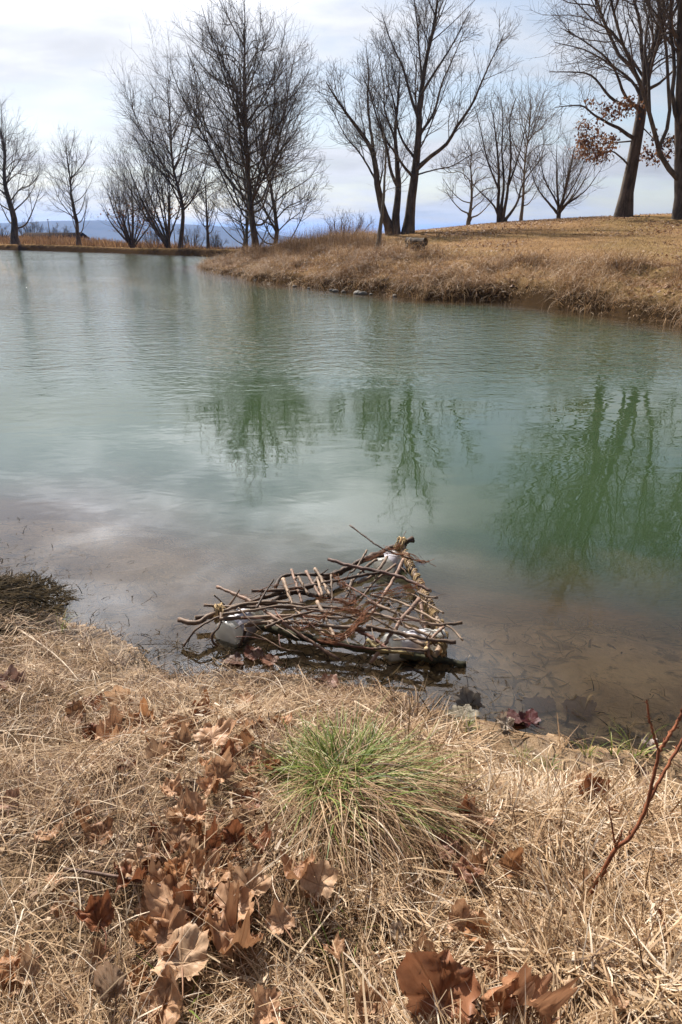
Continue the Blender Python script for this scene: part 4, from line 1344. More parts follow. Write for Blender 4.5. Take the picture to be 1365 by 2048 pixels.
def stick_obj(pts, rad, mat, parent, origin, name='stick', col=(1, 1, 1, 1), k=8, taper=0.8, n=None, ends=True, knots=True, seed=0):
    rng = np.random.default_rng(seed)
    pts = np.asarray(pts, float)
    n = n or max(8, 5 * len(pts))
    P = resample(pts, n)
    rr_ = rad * np.linspace(1, taper, n) * (1 + (0.10 * rng.normal(size=n) if knots else 0))
    P[1:-1] += rng.normal(size=(n - 2, 3)) * rad * 0.16
    side_v, side_q = [], []
    v, q = tubes(P[None], rr_[None], k)
    if knots and name == 'stick':
        for _ in range(rng.integers(1, 4)):
            i = int(rng.integers(1, n - 1)); d = norm(P[min(i + 1, n - 1)] - P[i - 1])
            u = norm(np.cross(d, rng.normal(size=3))); ln = rr_[i] * rng.uniform(2.0, 9.0)
            tip = P[i] + norm(u + d * rng.uniform(0.2, 1.2)) * ln
            sv, sq = tubes(np.array([[P[i], P[i] * 0.5 + tip * 0.5 + rng.normal(size=3) * ln * 0.08, tip]]), np.array([[0.55, 0.4, 0.25]]) * rr_[i], 5)
            side_v.append(sv); side_q.append(sq)
    v = v - origin
    tri = []
    if ends:
        v = np.concatenate([v, [P[0] - origin, P[-1] - origin]])
        b = (n - 1) * k
        tri = [[(i + 1) % k, i, n * k] for i in range(k)] + [[b + i, b + (i + 1) % k, n * k + 1] for i in range(k)]
        for sv, sq in zip(side_v, side_q):
            q = np.concatenate([q, sq + len(v)]); v = np.concatenate([v, sv - origin])
        me_idx = [0] * len(q) + [1] * len(tri)
        ob = link_mesh(name, v, [q, np.array(tri)], None, parent, mats=[mat, M['cut']], mat_idx=me_idx)
    else:
        ob = link_mesh(name, v, [q], mat, parent)
    ob.color = col
    return ob


def strands(paths, n, jit, r, mat, parent, origin, name, seed=0, loosen=1.0):
    """A bundle of thin vine or twine strands following each path."""
    rng = np.random.default_rng(seed)
    g = Geo()
    for p in paths:
        p = np.asarray(p, float)
        for k in range(n):
            m = max(10, 5 * len(p))
            a, b = sorted(rng.uniform(0, 1, 2)) if rng.random() < 0.5 else (0, 1)
            if b - a < 0.3: a, b = 0, 1
            Q = resample(p, m)
            off = rng.normal(size=3) * jit
            ph = rng.uniform(0, 6.28)
            t = np.linspace(0, 1, m)
            w_ = np.stack([np.sin(t * 9 + ph), np.cos(t * 8 + ph * 1.3), np.sin(t * 11 + ph * 0.7)], 1) * jit * 0.8 * loosen
            Q = Q + off + w_
            i0, i1 = int(a * (m - 1)), max(int(b * (m - 1)), int(a * (m - 1)) + 3)
            Q = Q[i0:i1 + 1]
            if rng.random() < 0.3:
                Q = np.concatenate([Q, [Q[-1] + (Q[-1] - Q[-2]) * 2 + rng.normal(size=3) * jit * 4]])
            v, q = tubes(Q[None], np.full((1, len(Q)), r * rng.uniform(0.6, 1.2)), 4)
            g.add(v, q)
    return g.build(name, mat, parent, origin=origin)


def coil(center, axis, rad, turns, seed=0, spread=0.02, n=40):
    rng = np.random.default_rng(seed)
    axis = norm(np.asarray(axis, float))
    u = norm(np.cross(axis, [0, 0.3, 1])); v = np.cross(axis, u)
    t = np.linspace(0, turns * 2 * math.pi, int(n * turns / 2))
    return np.asarray(center) + axis * (np.linspace(-1, 1, len(t)) * spread)[:, None] + (u * np.cos(t)[:, None] + v * np.sin(t)[:, None]) * rad + rng.normal(size=(len(t), 3)) * rad * 0.08


def mat_jar():
    m, n = new_mat('milky_plastic')
    p = n.n('ShaderNodeBsdfPrincipled', ins={'Base Color': (0.86, 0.84, 0.79, 1), 'Roughness': 0.22})
    tr = n.n('ShaderNodeBsdfTransparent', ins={'Color': (0.95, 0.95, 0.95, 1)})
    tl = n.n('ShaderNodeBsdfTranslucent', ins={'Color': (0.90, 0.88, 0.82, 1)})
    a = n.n('ShaderNodeMixShader', ins={0: 0.6, 1: p.outputs[0], 2: tl.outputs[0]})
    b = n.n('ShaderNodeMixShader', ins={0: 0.05, 1: a.outputs[0], 2: tr.outputs[0]})
    finish(n, b.outputs[0])
    m2, n = new_mat('jar_lid_plastic')
    p = n.n('ShaderNodeBsdfPrincipled', ins={'Base Color': (0.78, 0.77, 0.72, 1), 'Roughness': 0.35})
    tl = n.n('ShaderNodeBsdfTranslucent', ins={'Color': (0.78, 0.76, 0.7, 1)})
    a = n.n('ShaderNodeMixShader', ins={0: 0.45, 1: p.outputs[0], 2: tl.outputs[0]})
    finish(n, a.outputs[0])
    m3, n = new_mat('jar_label_print')
    tcn = n.n('ShaderNodeTexCoord')
    f = n.noise(tcn.outputs['Object'], 14.0, 2.0)
    c = n.mix(n.smooth(f, 0.45, 0.55), (0.52, 0.49, 0.53, 1), (0.74, 0.72, 0.72, 1))
    p = n.n('ShaderNodeBsdfPrincipled', ins={'Base Color': c, 'Roughness': 0.35})
    finish(n, p.outputs[0])
    return m, m2, m3


JAR, LID, LABEL = mat_jar()


def lathe_along(g, c, axis, prof, k=28):
    axis = norm(np.asarray(axis, float))
    u = norm(np.cross(axis, [0, 0, 1.0])); w_ = np.cross(u, axis)
    ang = np.arange(k) * 2 * math.pi / k
    v = []
    for (h, r) in prof:
        v.append(np.asarray(c) + axis * h + r * (u * np.cos(ang)[:, None] + w_ * np.sin(ang)[:, None]))
    v = np.concatenate(v)
    i = np.arange(len(prof) * k).reshape(-1, k); j = np.roll(i, -1, 1)
    q = np.stack([i[:-1], j[:-1], j[1:], i[1:]], -1).reshape(-1, 4)
    g.add(v, q)


def jar(parent, origin, c, axis, r, L):
    c = np.asarray(c) - origin
    g = Geo()
    lathe_along(g, c, axis, [(0.0, 0.0), (0.0, r * 0.7), (0.002, r * 0.93), (0.012, r), (L * 0.5, r * 1.0), (L * 0.80, r), (L * 0.88, r * 0.9), (L * 0.92, r * 0.78), (L, r * 0.76)])
    j = g.build('jar', JAR, parent)
    g = Geo(); lathe_along(g, c, axis, [(L * 0.22, r * 1.012), (L * 0.74, r * 1.012)])
    g.build('label', LABEL, j)
    g = Geo(); lathe_along(g, c, axis, [(L * 0.95, r * 0.83), (L * 1.10, r * 0.83), (L * 1.105, r * 0.79), (L * 1.10, 0.0)])
    g.build('lid', LID, j)
    return j


def build_raft():
    o = cx((700, 450), 0.0)
    root = empty('stick_raft', o, 'triangular raft of lashed sticks and vines floating on plastic jars', 'raft')
    BR = (0.17, 0.118, 0.085, 1); DK = (0.10, 0.068, 0.052, 1); PL = (0.38, 0.285, 0.21, 1); GR = (0.225, 0.165, 0.122, 1); PU = (0.285, 0.19, 0.145, 1); RD = (0.20, 0.10, 0.075, 1); YE = (0.36, 0.30, 0.15, 1)
    s = 1 / 2.1328 / FPX * 3.75   # metres per crop pixel at the raft

    def st(pts, r, z, col, **kw):
        zs = np.full(len(pts), z) if np.isscalar(z) else np.interp(np.linspace(0, 1, len(pts)), np.linspace(0, 1, len(z)), z)
        P = [cx(p, zz) for p, zz in zip(pts, zs)]
        return stick_obj(P, r * s * (1.0 if kw.get('name') == 'frame_pole' else 0.86), kw.pop('mat', M['stick']), root, o, kw.pop('name', 'stick'), col, **kw)
    # frame poles
    st([(400, 490), (470, 512), (560, 535), (700, 562), (850, 592), (1000, 612), (1150, 636), (1285, 660)], 15, (0.045, 0.015), (1, 1, 1, 1), mat=M['mossy'], name='frame_pole', k=12, seed=1)
    st([(1010, 150), (1040, 225), (1080, 300), (1112, 370), (1150, 445), (1185, 520), (1178, 580), (1150, 620)], 13.5, (0.085, 0.05, 0.045), PL, name='frame_pole', k=12, seed=2)
    st([(1058, 125), (990, 155), (900, 190), (800, 238), (700, 285), (560, 345), (420, 405), (300, 440), (130, 462)], 13.5, (0.10, 0.06, 0.05, 0.05), DK, name='frame_pole', k=12, seed=3)
    # sticks
    data = [
        ([(60, 468), (128, 481), (190, 452), (245, 425), (330, 405), (480, 402)], 11, (0.085, 0.10), BR),
        ([(168, 406), (300, 412), (480, 416), (700, 415), (830, 430)], 7, (0.12, 0.10), BR),
        ([(223, 328), (330, 370), (400, 410), (470, 460), (560, 520), (650, 580), (745, 640)], 7.5, (0.10, 0.12, 0.02), PU),
        ([(370, 345), (500, 340), (650, 318), (800, 285), (925, 265)], 8, (0.13, 0.13), DK),
        ([(697, 210), (800, 240), (950, 270), (1050, 305), (1135, 345)], 8.5, (0.14, 0.12), (0.16, 0.10, 0.085, 1)),
        ([(505, 295), (525, 350), (545, 405)], 8.5, (0.15, 0.12), PL),
        ([(540, 255), (562, 320), (585, 400)], 7, (0.13, 0.10), PU),
        ([(570, 285), (590, 325), (612, 358)], 6.5, (0.15, 0.12), PL),
        ([(603, 262), (630, 310), (665, 370)], 7, (0.14, 0.12), PU),
        ([(640, 250), (670, 300), (705, 365)], 8, (0.14, 0.12), PL),
        ([(650, 288), (665, 340), (672, 368)], 6, (0.15, 0.13), PL),
        ([(650, 390), (690, 470), (732, 562)], 8, (0.12, 0.09), PL),
        ([(710, 278), (712, 360), (710, 452)], 5.5, (0.14, 0.09), GR),
        ([(790, 65), (850, 110), (920, 160), (1000, 190), (1100, 225)], 4, (0.20, 0.15, 0.11), DK),
        ([(862, 172), (840, 210), (815, 250), (790, 268)], 5.5, (0.13, 0.10), GR),
        ([(905, 212), (860, 240), (815, 290), (780, 330)], 7, (0.12, 0.10), GR),
        ([(950, 198), (920, 245), (870, 290), (818, 311)], 7.5, (0.13, 0.10), GR),
        ([(1018, 210), (985, 280), (940, 350), (880, 440)], 8, (0.13, 0.10), PU),
        ([(985, 232), (900, 300), (860, 350), (830, 382)], 6, (0.11, 0.07), GR),
        ([(1085, 380), (1000, 480), (940, 570), (878, 652)], 9.5, (0.13, 0.10, 0.02), PU),
        ([(862, 385), (950, 425), (1050, 462), (1160, 490), (1267, 480)], 8, (0.12, 0.11), GR),
        ([(880, 362), (980, 385), (1080, 430), (1190, 488), (1232, 512), (1272, 555)], 5.5, (0.13, 0.10), PL),
        ([(860, 495), (1000, 525), (1110, 550), (1242, 564)], 8, (0.12, 0.11), BR),
        ([(235, 465), (400, 456), (600, 450), (760, 460), (860, 440), (930, 450), (1030, 495), (1150, 545)], 7, (0.12, 0.10), GR),
        ([(340, 492), (420, 478), (560, 480), (700, 495), (860, 510), (980, 520), (1110, 577)], 9, (0.10, 0.11), GR),
        ([(545, 412), (600, 470), (640, 505), (690, 535)], 6, (0.12, 0.08), PL),
        ([(865, 555), (920, 600), (990, 605), (1060, 615)], 7.5, (0.10, 0.05), YE),
        ([(890, 590), (1000, 590), (1120, 600)], 5, (0.10, 0.10), BR),
        ([(340, 512), (420, 545), (500, 590), (560, 600), (590, 604)], 2.6, (0.09, 0.03, 0.02), PL),
        ([(80, 582), (105, 545), (140, 505), (220, 460), (300, 438)], 4.5, (0.02, 0.09, 0.12), BR),
        ([(390, 420), (430, 350), (465, 296)], 4.5, (0.13, 0.19), DK),
        ([(1090, 390), (1105, 480), (1115, 560), (1128, 640)], 8, (0.08, 0.05, 0.0), PU),
        ([(478, 345), (600, 358), (720, 380), (805, 400)], 8.5, (0.10, 0.09), DK),
        ([(470, 332), (490, 292), (530, 276), (620, 276), (700, 276), (760, 255), (860, 206), (935, 195)], 8, (0.11, 0.12, 0.10), DK),
        ([(300, 412), (420, 375), (520, 352), (600, 345)], 7, (0.10, 0.11), DK),
        ([(250, 430), (350, 400), (480, 392), (600, 405)], 7.5, (0.13, 0.11), GR),
        ([(245, 445), (390, 425), (480, 410), (560, 412), (700, 440)], 6.5, (0.14, 0.12), GR),
        ([(800, 300), (785, 345), (772, 378)], 8, (0.13, 0.10), GR),
        ([(560, 415), (640, 425), (760, 450), (830, 470)], 6, (0.13, 0.11), BR),
        ([(430, 500), (520, 462), (600, 440), (640, 430)], 6, (0.13, 0.12), BR),
        ([(500, 345), (380, 385), (300, 420)], 5, (0.12, 0.12), BR),
        ([(780, 500), (860, 530), (920, 570), (960, 600)], 7.5, (0.10, 0.08), RD),
        ([(1165, 372), (1125, 372), (1080, 350)], 5.5, (0.11, 0.10), GR),
        ([(1010, 355), (1060, 362), (1120, 400), (1190, 440)], 4, (0.13, 0.11), PL),
        ([(880, 455), (960, 500), (1010, 530)], 5, (0.12, 0.10), BR),
        ([(210, 362), (255, 405)], 3, (0.16, 0.11), DK),
        ([(1115, 590), (1122, 630), (1140, 665)], 8, (0.09, -0.05), BR),
        ([(1190, 500), (1150, 535), (1125, 572), (1128, 620), (1150, 650)], 6, (0.11, 0.12, 0.08, 0.0), PU),
        ([(240, 440), (235, 490), (205, 530), (204, 560), (225, 580)], 5.5, (0.12, 0.10, 0.06, 0.02), BR),
        ([(345, 505), (335, 545), (318, 580)], 6, (0.09, 0.0), DK),
        ([(660, 560), (760, 575), (860, 590), (940, 600)], 5.5, (0.08, 0.06), RD),
    ]
    for i, (p, r, z, c) in enumerate(data):
        rng = np.random.default_rng(200 + i)
        f = rng.uniform(0.85, 1.12)
        st(p, r, z, (c[0] * f, c[1] * f, c[2] * f, 1), taper=rng.uniform(0.7, 0.95), seed=300 + i)

    # thin twigs worked in between the sticks
    rng = np.random.default_rng(55)
    for k in range(30):
        a = np.array([rng.uniform(260, 1120), rng.uniform(300, 590)])
        if a[1] < 560 - 0.42 * (a[0] - 150) and a[0] < 760: a[1] = rng.uniform(400, 560)
        th = rng.normal(0.15, 0.6); ln = rng.uniform(60, 240)
        e = a + np.array([math.cos(th), math.sin(th) * 0.6]) * ln
        e[0] = min(e[0], 1200); m = (a + e) / 2 + rng.normal(size=2) * 9
        c = [BR, DK, GR, RD][rng.integers(0, 4)]
        st([tuple(a), tuple(m), tuple(e)], rng.uniform(2.0, 3.8), (rng.uniform(0.09, 0.15), rng.uniform(0.09, 0.15)), c, taper=0.4, seed=700 + k)

    def path(pts, z):
        zs = np.interp(np.linspace(0, 1, len(pts)), np.linspace(0, 1, len(z)), z)
        return [cx(p, zz) for p, zz in zip(pts, zs)]
    strands([path([(655, 552), (720, 560), (780, 530), (830, 480), (850, 440), (800, 428), (760, 425)], (0.09, 0.12, 0.14)),
             path([(670, 530), (760, 535), (820, 490), (870, 430), (895, 420)], (0.10, 0.13, 0.14))], 15, 0.009, 0.0014, M['vine'], root, o, 'vine', 11)
    strands([path([(560, 480), (590, 500), (640, 480), (690, 450)], (0.12, 0.13))], 9, 0.007, 0.0012, M['vine'], root, o, 'vine', 12, 1.5)
    strands([path([(750, 310), (790, 340), (805, 380), (800, 405), (760, 390)], (0.12, 0.08)), path([(720, 280), (740, 310), (760, 330)], (0.12, 0.1))], 11, 0.007, 0.0013, M['vine'], root, o, 'vine', 13)
    strands([path([(905, 370), (980, 350), (1060, 335), (1100, 320)], (0.13, 0.14)), path([(940, 165), (980, 185), (1060, 205), (1110, 225)], (0.14, 0.12)), path([(860, 215), (930, 185), (1000, 165)], (0.13, 0.13))], 11, 0.008, 0.0014, M['vine'], root, o, 'vine', 14, 1.4)
    strands([path([(640, 375), (700, 385), (760, 385), (805, 395)], (0.12, 0.12))], 8, 0.008, 0.0013, M['vine'], root, o, 'vine', 15)
    strands([path([(320, 385), (420, 350), (500, 335), (560, 345)], (0.13, 0.14)), path([(600, 455), (720, 440), (820, 430), (900, 420)], (0.14, 0.14))], 7, 0.012, 0.0011, M['vine'], root, o, 'vine', 16, 2.0)
    # pale twine spiralling down the right-hand pole and lashing the corners
    Pp = resample([cx(p, z) for p, z in zip([(1010, 150), (1040, 225), (1080, 300), (1112, 370), (1150, 445), (1185, 520), (1178, 580)], [0.085, 0.075, 0.065, 0.055, 0.05, 0.05, 0.05])], 200)
    sp_ = []
    for k in range(5):
        t = np.linspace(0.08 + 0.02 * k, 0.98, 200)
        ii = (t * 199).astype(int)
        tan = norm(np.gradient(Pp, axis=0))[ii]
        u = norm(np.cross(tan, [0, 0, 1.0])); vv = np.cross(tan, u)
        a = t * 2 * math.pi * (7 + k) + k
        sp_.append(Pp[ii] + (u * np.cos(a)[:, None] + vv * np.sin(a)[:, None]) * (13.5 * s + 0.005))
    g = Geo()
    for q_ in sp_:
        v, q = tubes(q_[None], np.full((1, len(q_)), 0.0028), 5); g.add(v, q)
    g.build('twine', M['lash'], root, origin=o)
    for c_, z, ax, r_ in [((1008, 150), 0.095, (1, -0.4, 0), 0.036), ((1155, 590), 0.06, (0.3, 1, 0.1), 0.036), ((232, 440), 0.085, (1, 0.3, 0), 0.034)]:
        g = Geo()
        for k in range(4):
            v, q = tubes(coil(cx(c_, z), ax, r_ * (1 + 0.06 * k), 4, k, 0.022)[None], np.full((1, 80), 0.003), 5)
            g.add(v, q)
        g.build('lashing', M['lash'], root, origin=o)
    # floats
    jar(root, o, cx((258, 540), 0.025), norm(np.array([0.50, 0.86, 0.0])), 0.068, 0.20)
    jar(root, o, cx((945, 590), 0.03), norm(np.array([0.97, 0.25, 0.0])), 0.062, 0.24)
    jar(root, o, cx((925, 255), 0.025), norm(np.array([0.45, 0.89, 0.0])), 0.058, 0.18)


build_raft()


# ------------------------------------------------------------------ red-stemmed shoots and a loose twig
def stem_from_px(pts, r0, r1, n=40):
    P = np.array([at(p[0], p[1], p[2]) for p in pts])
    P = resample(P, n)
    return P, np.linspace(r0, r1, n)


def build_shoot():
    b = hit(1163, 1822)
    Y = b[1]
    root = empty('red_shoot', b, 'tall red-brown woody shoot forking upward at the right edge', 'shrub')

    def stem(pts, r0, r1, name, mat=M['redstem'], seed=0):
        rng = np.random.default_rng(seed)
        P, r = stem_from_px([(a, c, Y + dy) for a, c, dy in pts], r0, r1)
        P[1:-1] += rng.normal(size=(len(P) - 2, 3)) * 0.0008
        r = r * (1 + 0.12 * np.maximum(np.sin(np.arange(len(r)) * 1.3), 0))
        v, q = tubes(P[None], r[None], 10)
        g = Geo(); g.add(v, q)
        # small buds along the stem
        for k in range(6, len(P) - 2, 5):
            d = norm(P[k + 1] - P[k]); u = norm(np.cross(d, rng.normal(size=3)))
            v, q = tubes(np.array([[P[k], P[k] + u * r[k] * 1.5 + d * 0.004, P[k] + u * r[k] * 1.7 + d * 0.010]]), np.array([[r[k] * 0.7, r[k] * 0.5, 0.0004]]), 5)
            g.add(v, q)
        return g.build(name, mat, root, origin=b)
    stem([(1160, 1830, 0), (1195, 1762, 0.01), (1230, 1700, 0.02), (1262, 1672, 0.03), (1290, 1622, 0.05), (1308, 1550, 0.07), (1318, 1500, 0.09)], 0.0054, 0.0034, 'stem', seed=1)
    stem([(1288, 1625, 0.05), (1312, 1575, 0.08), (1340, 1525, 0.11), (1375, 1465, 0.15), (1420, 1400, 0.18)], 0.0038, 0.0030, 'stem', seed=2)
    stem([(1318, 1502, 0.09), (1340, 1470, 0.11), (1358, 1440, 0.13), (1380, 1380, 0.16)], 0.0037, 0.0028, 'stem', seed=3)
    stem([(1318, 1502, 0.09), (1306, 1465, 0.10), (1298, 1430, 0.11), (1294, 1400, 0.12)], 0.0026, 0.0018, 'stem', seed=4)
    stem([(1231, 1695, 0.02), (1226, 1660, 0.02), (1217, 1610, 0.02)], 0.0020, 0.0012, 'twig', seed=5)
    stem([(1233, 1694, 0.02), (1240, 1675, 0.0), (1246, 1662, -0.01)], 0.0020, 0.0012, 'twig', seed=6)
    b2 = hit(1375, 1915)
    r2 = empty('red_shoot', b2, 'short dark red twig poking out of straw at the lower right edge', 'shrub')
    P, r = stem_from_px([(1380, 1925, b2[1]), (1352, 1890, b2[1] - 0.01), (1335, 1858, b2[1]), (1318, 1818, b2[1] + 0.02)], 0.0045, 0.0025)
    v, q = tubes(P[None], r[None], 8); g = Geo(); g.add(v, q); g.build('stem', M['redstem'], r2, origin=b2)
    P, r = stem_from_px([(1330, 1845, b2[1]), (1322, 1850, b2[1] - 0.02), (1312, 1846, b2[1] - 0.02)], 0.002, 0.001, 12)
    v, q = tubes(P[None], r[None], 6); g = Geo(); g.add(v, q); g.build('twig', M['redstem'], r2, origin=b2)


build_shoot()


def lying_twig(pxs, r, lift, label, col, seed):
    P = []
    for p in pxs:
        h = hit(*p); h[2] += lift; P.append(h)
    o = P[0].copy()
    ob = stick_obj(P, r, M['stick'], None, o, 'twig', col, seed=seed, taper=0.6)
    ob.location = tuple(o)
    tag(ob, label, 'twig')


lying_twig([(140, 1792), (240, 1808), (330, 1825), (430, 1833), (520, 1826)], 0.0042, 0.085, 'long dark twig lying across straw and leaves at lower left', (0.14, 0.09, 0.07, 1), 1)
lying_twig([(545, 1735), (580, 1728), (625, 1716)], 0.006, 0.08, 'short thick pale twig among leaves below the big clump', (0.42, 0.34, 0.27, 1), 2)
lying_twig([(50, 1290), (120, 1340), (165, 1390)], 0.004, 0.06, 'grey weed stalk slanting down the left bank', (0.5, 0.42, 0.33, 1), 3)
for k, (p, lab) in enumerate([([(830, 1335), (838, 1310), (850, 1285)], 'thin pale reed leaning out of water in front of the raft, left one'), ([(905, 1372), (925, 1345), (940, 1310)], 'thin pale reed leaning out of water by the right end of the raft')]):
    P = [hit(*p[0])]; P += [at(a[0], a[1], P[0][1] + 0.05 * i) for i, a in enumerate(p[1:], 1)]
    o = P[0].copy(); ob = stick_obj(P, 0.0022, M['stick'], None, o, 'reed_stalk', (0.55, 0.47, 0.36, 1), seed=k, taper=0.5); ob.location = tuple(o); tag(ob, lab, 'reed')


# ------------------------------------------------------------------ fallen leaves
def mat_leaf():
    m, n = new_mat('dry_leaf')
    oi = n.n('ShaderNodeObjectInfo')
    lc = n.n('ShaderNodeAttribute', attribute_name='leaf')
    s = n.n('ShaderNodeSeparateXYZ', ins={0: lc.outputs['Vector']})
    rad = n.math('SQRT', n.math('ADD', n.math('MULTIPLY', s.outputs[0], s.outputs[0]), n.math('MULTIPLY', s.outputs[1], s.outputs[1])))
    ang = n.math('ARCTAN2', s.outputs[0], s.outputs[1])
    vein = None
    for a0 in (0.0, 0.72, -0.72, 1.55, -1.55):
        d = n.math('ABSOLUTE', n.math('MULTIPLY', n.math('SINE', n.math('SUBTRACT', ang, a0)), rad))
        c = n.math('COSINE', n.math('SUBTRACT', ang, a0))
        d = n.math('ADD', d, n.smooth(c, 0.0, 0.2, 1.0, 0.0))
        vein = d if vein is None else n.math('MINIMUM', vein, d)
    line = n.smooth(vein, 0.008, 0.028, 1.0, 0.0)
    # side veins
    sv = n.n('ShaderNodeTexWave', wave_type='BANDS', bands_direction='DIAGONAL')
    n.set(sv, 'Vector', lc.outputs['Vector']); sv.inputs['Scale'].default_value = 3.2; sv.inputs['Distortion'].default_value = 3.0; sv.inputs['Detail'].default_value = 2.0
    side = n.smooth(sv.outputs[1] if len(sv.outputs) > 1 else sv.outputs[0], 0.86, 1.0, 0.0, 0.35)
    blot = n.noise(lc.outputs['Vector'], 3.0, 5.0, 0.65)
    base = oi.outputs['Color']
    c = n.mix(n.smooth(blot, 0.35, 0.7, 0.0, 0.55), base, n.mix(1.0, base, (0.55, 0.42, 0.34, 1), 'MULTIPLY'))
    c = n.mix(n.math('MULTIPLY', n.smooth(rad, 0.45, 1.0), 0.30), c, n.mix(1.0, base, (0.66, 0.5, 0.4, 1), 'MULTIPLY'))
    c = n.mix(n.math('MULTIPLY', n.math('MAXIMUM', line, side), 0.6), c, n.mix(1.0, base, (0.52, 0.40, 0.32, 1), 'MULTIPLY'))
    hh = n.math('SUBTRACT', n.math('MULTIPLY', blot, 0.6), line)
    bm = n.n('ShaderNodeBump', ins={'Height': hh, 'Distance': 0.004, 'Strength': 0.6})
    p = n.n('ShaderNodeBsdfPrincipled', ins={'Base Color': c, 'Roughness': 0.55, 'Normal': bm.outputs[0]})
    p.inputs['Specular IOR Level'].default_value = 0.4
    tr = n.n('ShaderNodeBsdfTranslucent', ins={'Color': c})
    mx = n.n('ShaderNodeMixShader', ins={0: 0.3, 1: p.outputs[0], 2: tr.outputs[0]})
    finish(n, mx.outputs[0])
    return m


M['leaf'] = mat_leaf()


def leaf_outline(n, rng):
    th = np.linspace(-math.pi, math.pi, n, endpoint=False)
    r = np.full(n, 0.40); deep_ = rng.uniform(0.20, 0.46)
    for a0, ln, wd in [(0, 1.0, 0.62), (0.88, 0.98, 0.56), (-0.88, 0.98, 0.56), (1.75, 0.76, 0.5), (-1.75, 0.76, 0.5)]:
        ln *= rng.uniform(0.72, 1.08)
        dd = np.abs(np.angle(np.exp(1j * (th - a0 - rng.normal() * 0.06))))
        r = np.maximum(r, ln * np.clip(1 - (dd / wd) ** 0.95 * deep_, 0, 1) * (dd < wd * 1.3))
    r = np.maximum(r, rng.uniform(0.5, 0.68) * (np.abs(th) < 2.3))
    r *= 1 + 0.035 * np.sin(th * 17 + rng.uniform(0, 6)) + 0.03 * rng.normal(size=n)
    notch = np.abs(np.angle(np.exp(1j * (th - math.pi)))) < 0.35
    r[notch] *= 0.62
    return th, r


def leaf_mesh(size, curl, fold, rough, seed, stalk=True):
    """A lobed, withered leaf, cupped and crumpled; returns verts, faces, flat coordinates."""
    rng = np.random.default_rng(seed)
    n = 64
    th, r = leaf_outline(n, rng)
    rings = [0.0, 0.25, 0.45, 0.62, 0.76, 0.88, 1.0]
    v2 = [np.zeros((1, 2))]
    for f in rings[1:]:
        rr_ = r * f if f > 0.7 else (r * f) * (1 - 0.25 * (1 - f)) + 0.5 * f * 0.25 * (1 - f)
        v2.append(np.stack([np.sin(th) * rr_, np.cos(th) * rr_], 1))
    v2 = np.concatenate(v2)
    x, y = v2[:, 0], v2[:, 1]
    rad = np.hypot(x, y)
    ph = rng.uniform(0, 6.28, 4)
    # roll about the midrib and about a cross axis
    z = curl * rad ** 2 * (0.75 + 0.5 * np.sin(2 * np.arctan2(x, y) + ph[0])) + fold * np.abs(x) - 0.18 * curl * rad
    z += rough * ((vnoise(x * 3 + 9 + seed, y * 3 + 4, seed) - 0.5) * 0.9 + (vnoise(x * 7, y * 7 + seed, seed + 3) - 0.5) * 0.55 + (vnoise(x * 13, y * 13 + seed, seed + 4) - 0.5) * 0.2) * (0.3 + rad)
    z += 0.10 * curl * np.sin(np.arctan2(x, y) * 5 + ph[1]) * rad ** 3
    sx = 1 - 0.22 * abs(curl) * np.abs(x) - 0.15 * fold
    sy = 1 - 0.18 * abs(curl) * np.abs(y)
    v = np.stack([x * sx, (y - 0.12) * sy, z], 1) * size * 0.55
    q = []
    t3 = [[0, 1 + (i + 1) % n, 1 + i] for i in range(n)]
    for k in range(len(rings) - 2):
        a = 1 + k * n
        q += [[a + i, a + (i + 1) % n, a + n + (i + 1) % n, a + n + i] for i in range(n)]
    flat_ = np.concatenate([v2, np.zeros((len(v2), 1))], 1)
    return v, np.array(q), np.array(t3), flat_


def rotm(rx, ry, rz):
    return np.array(Matrix.Rotation(rz, 3, 'Z') @ Matrix.Rotation(ry, 3, 'Y') @ Matrix.Rotation(rx, 3, 'X'))


TAN = (0.55, 0.335, 0.195); LT = (0.63, 0.425, 0.265); BRN = (0.37, 0.20, 0.105); RED = (0.28, 0.115, 0.055); ORA = (0.46, 0.24, 0.115); DRK = (0.13, 0.055, 0.035); GRY = (0.40, 0.33, 0.28)


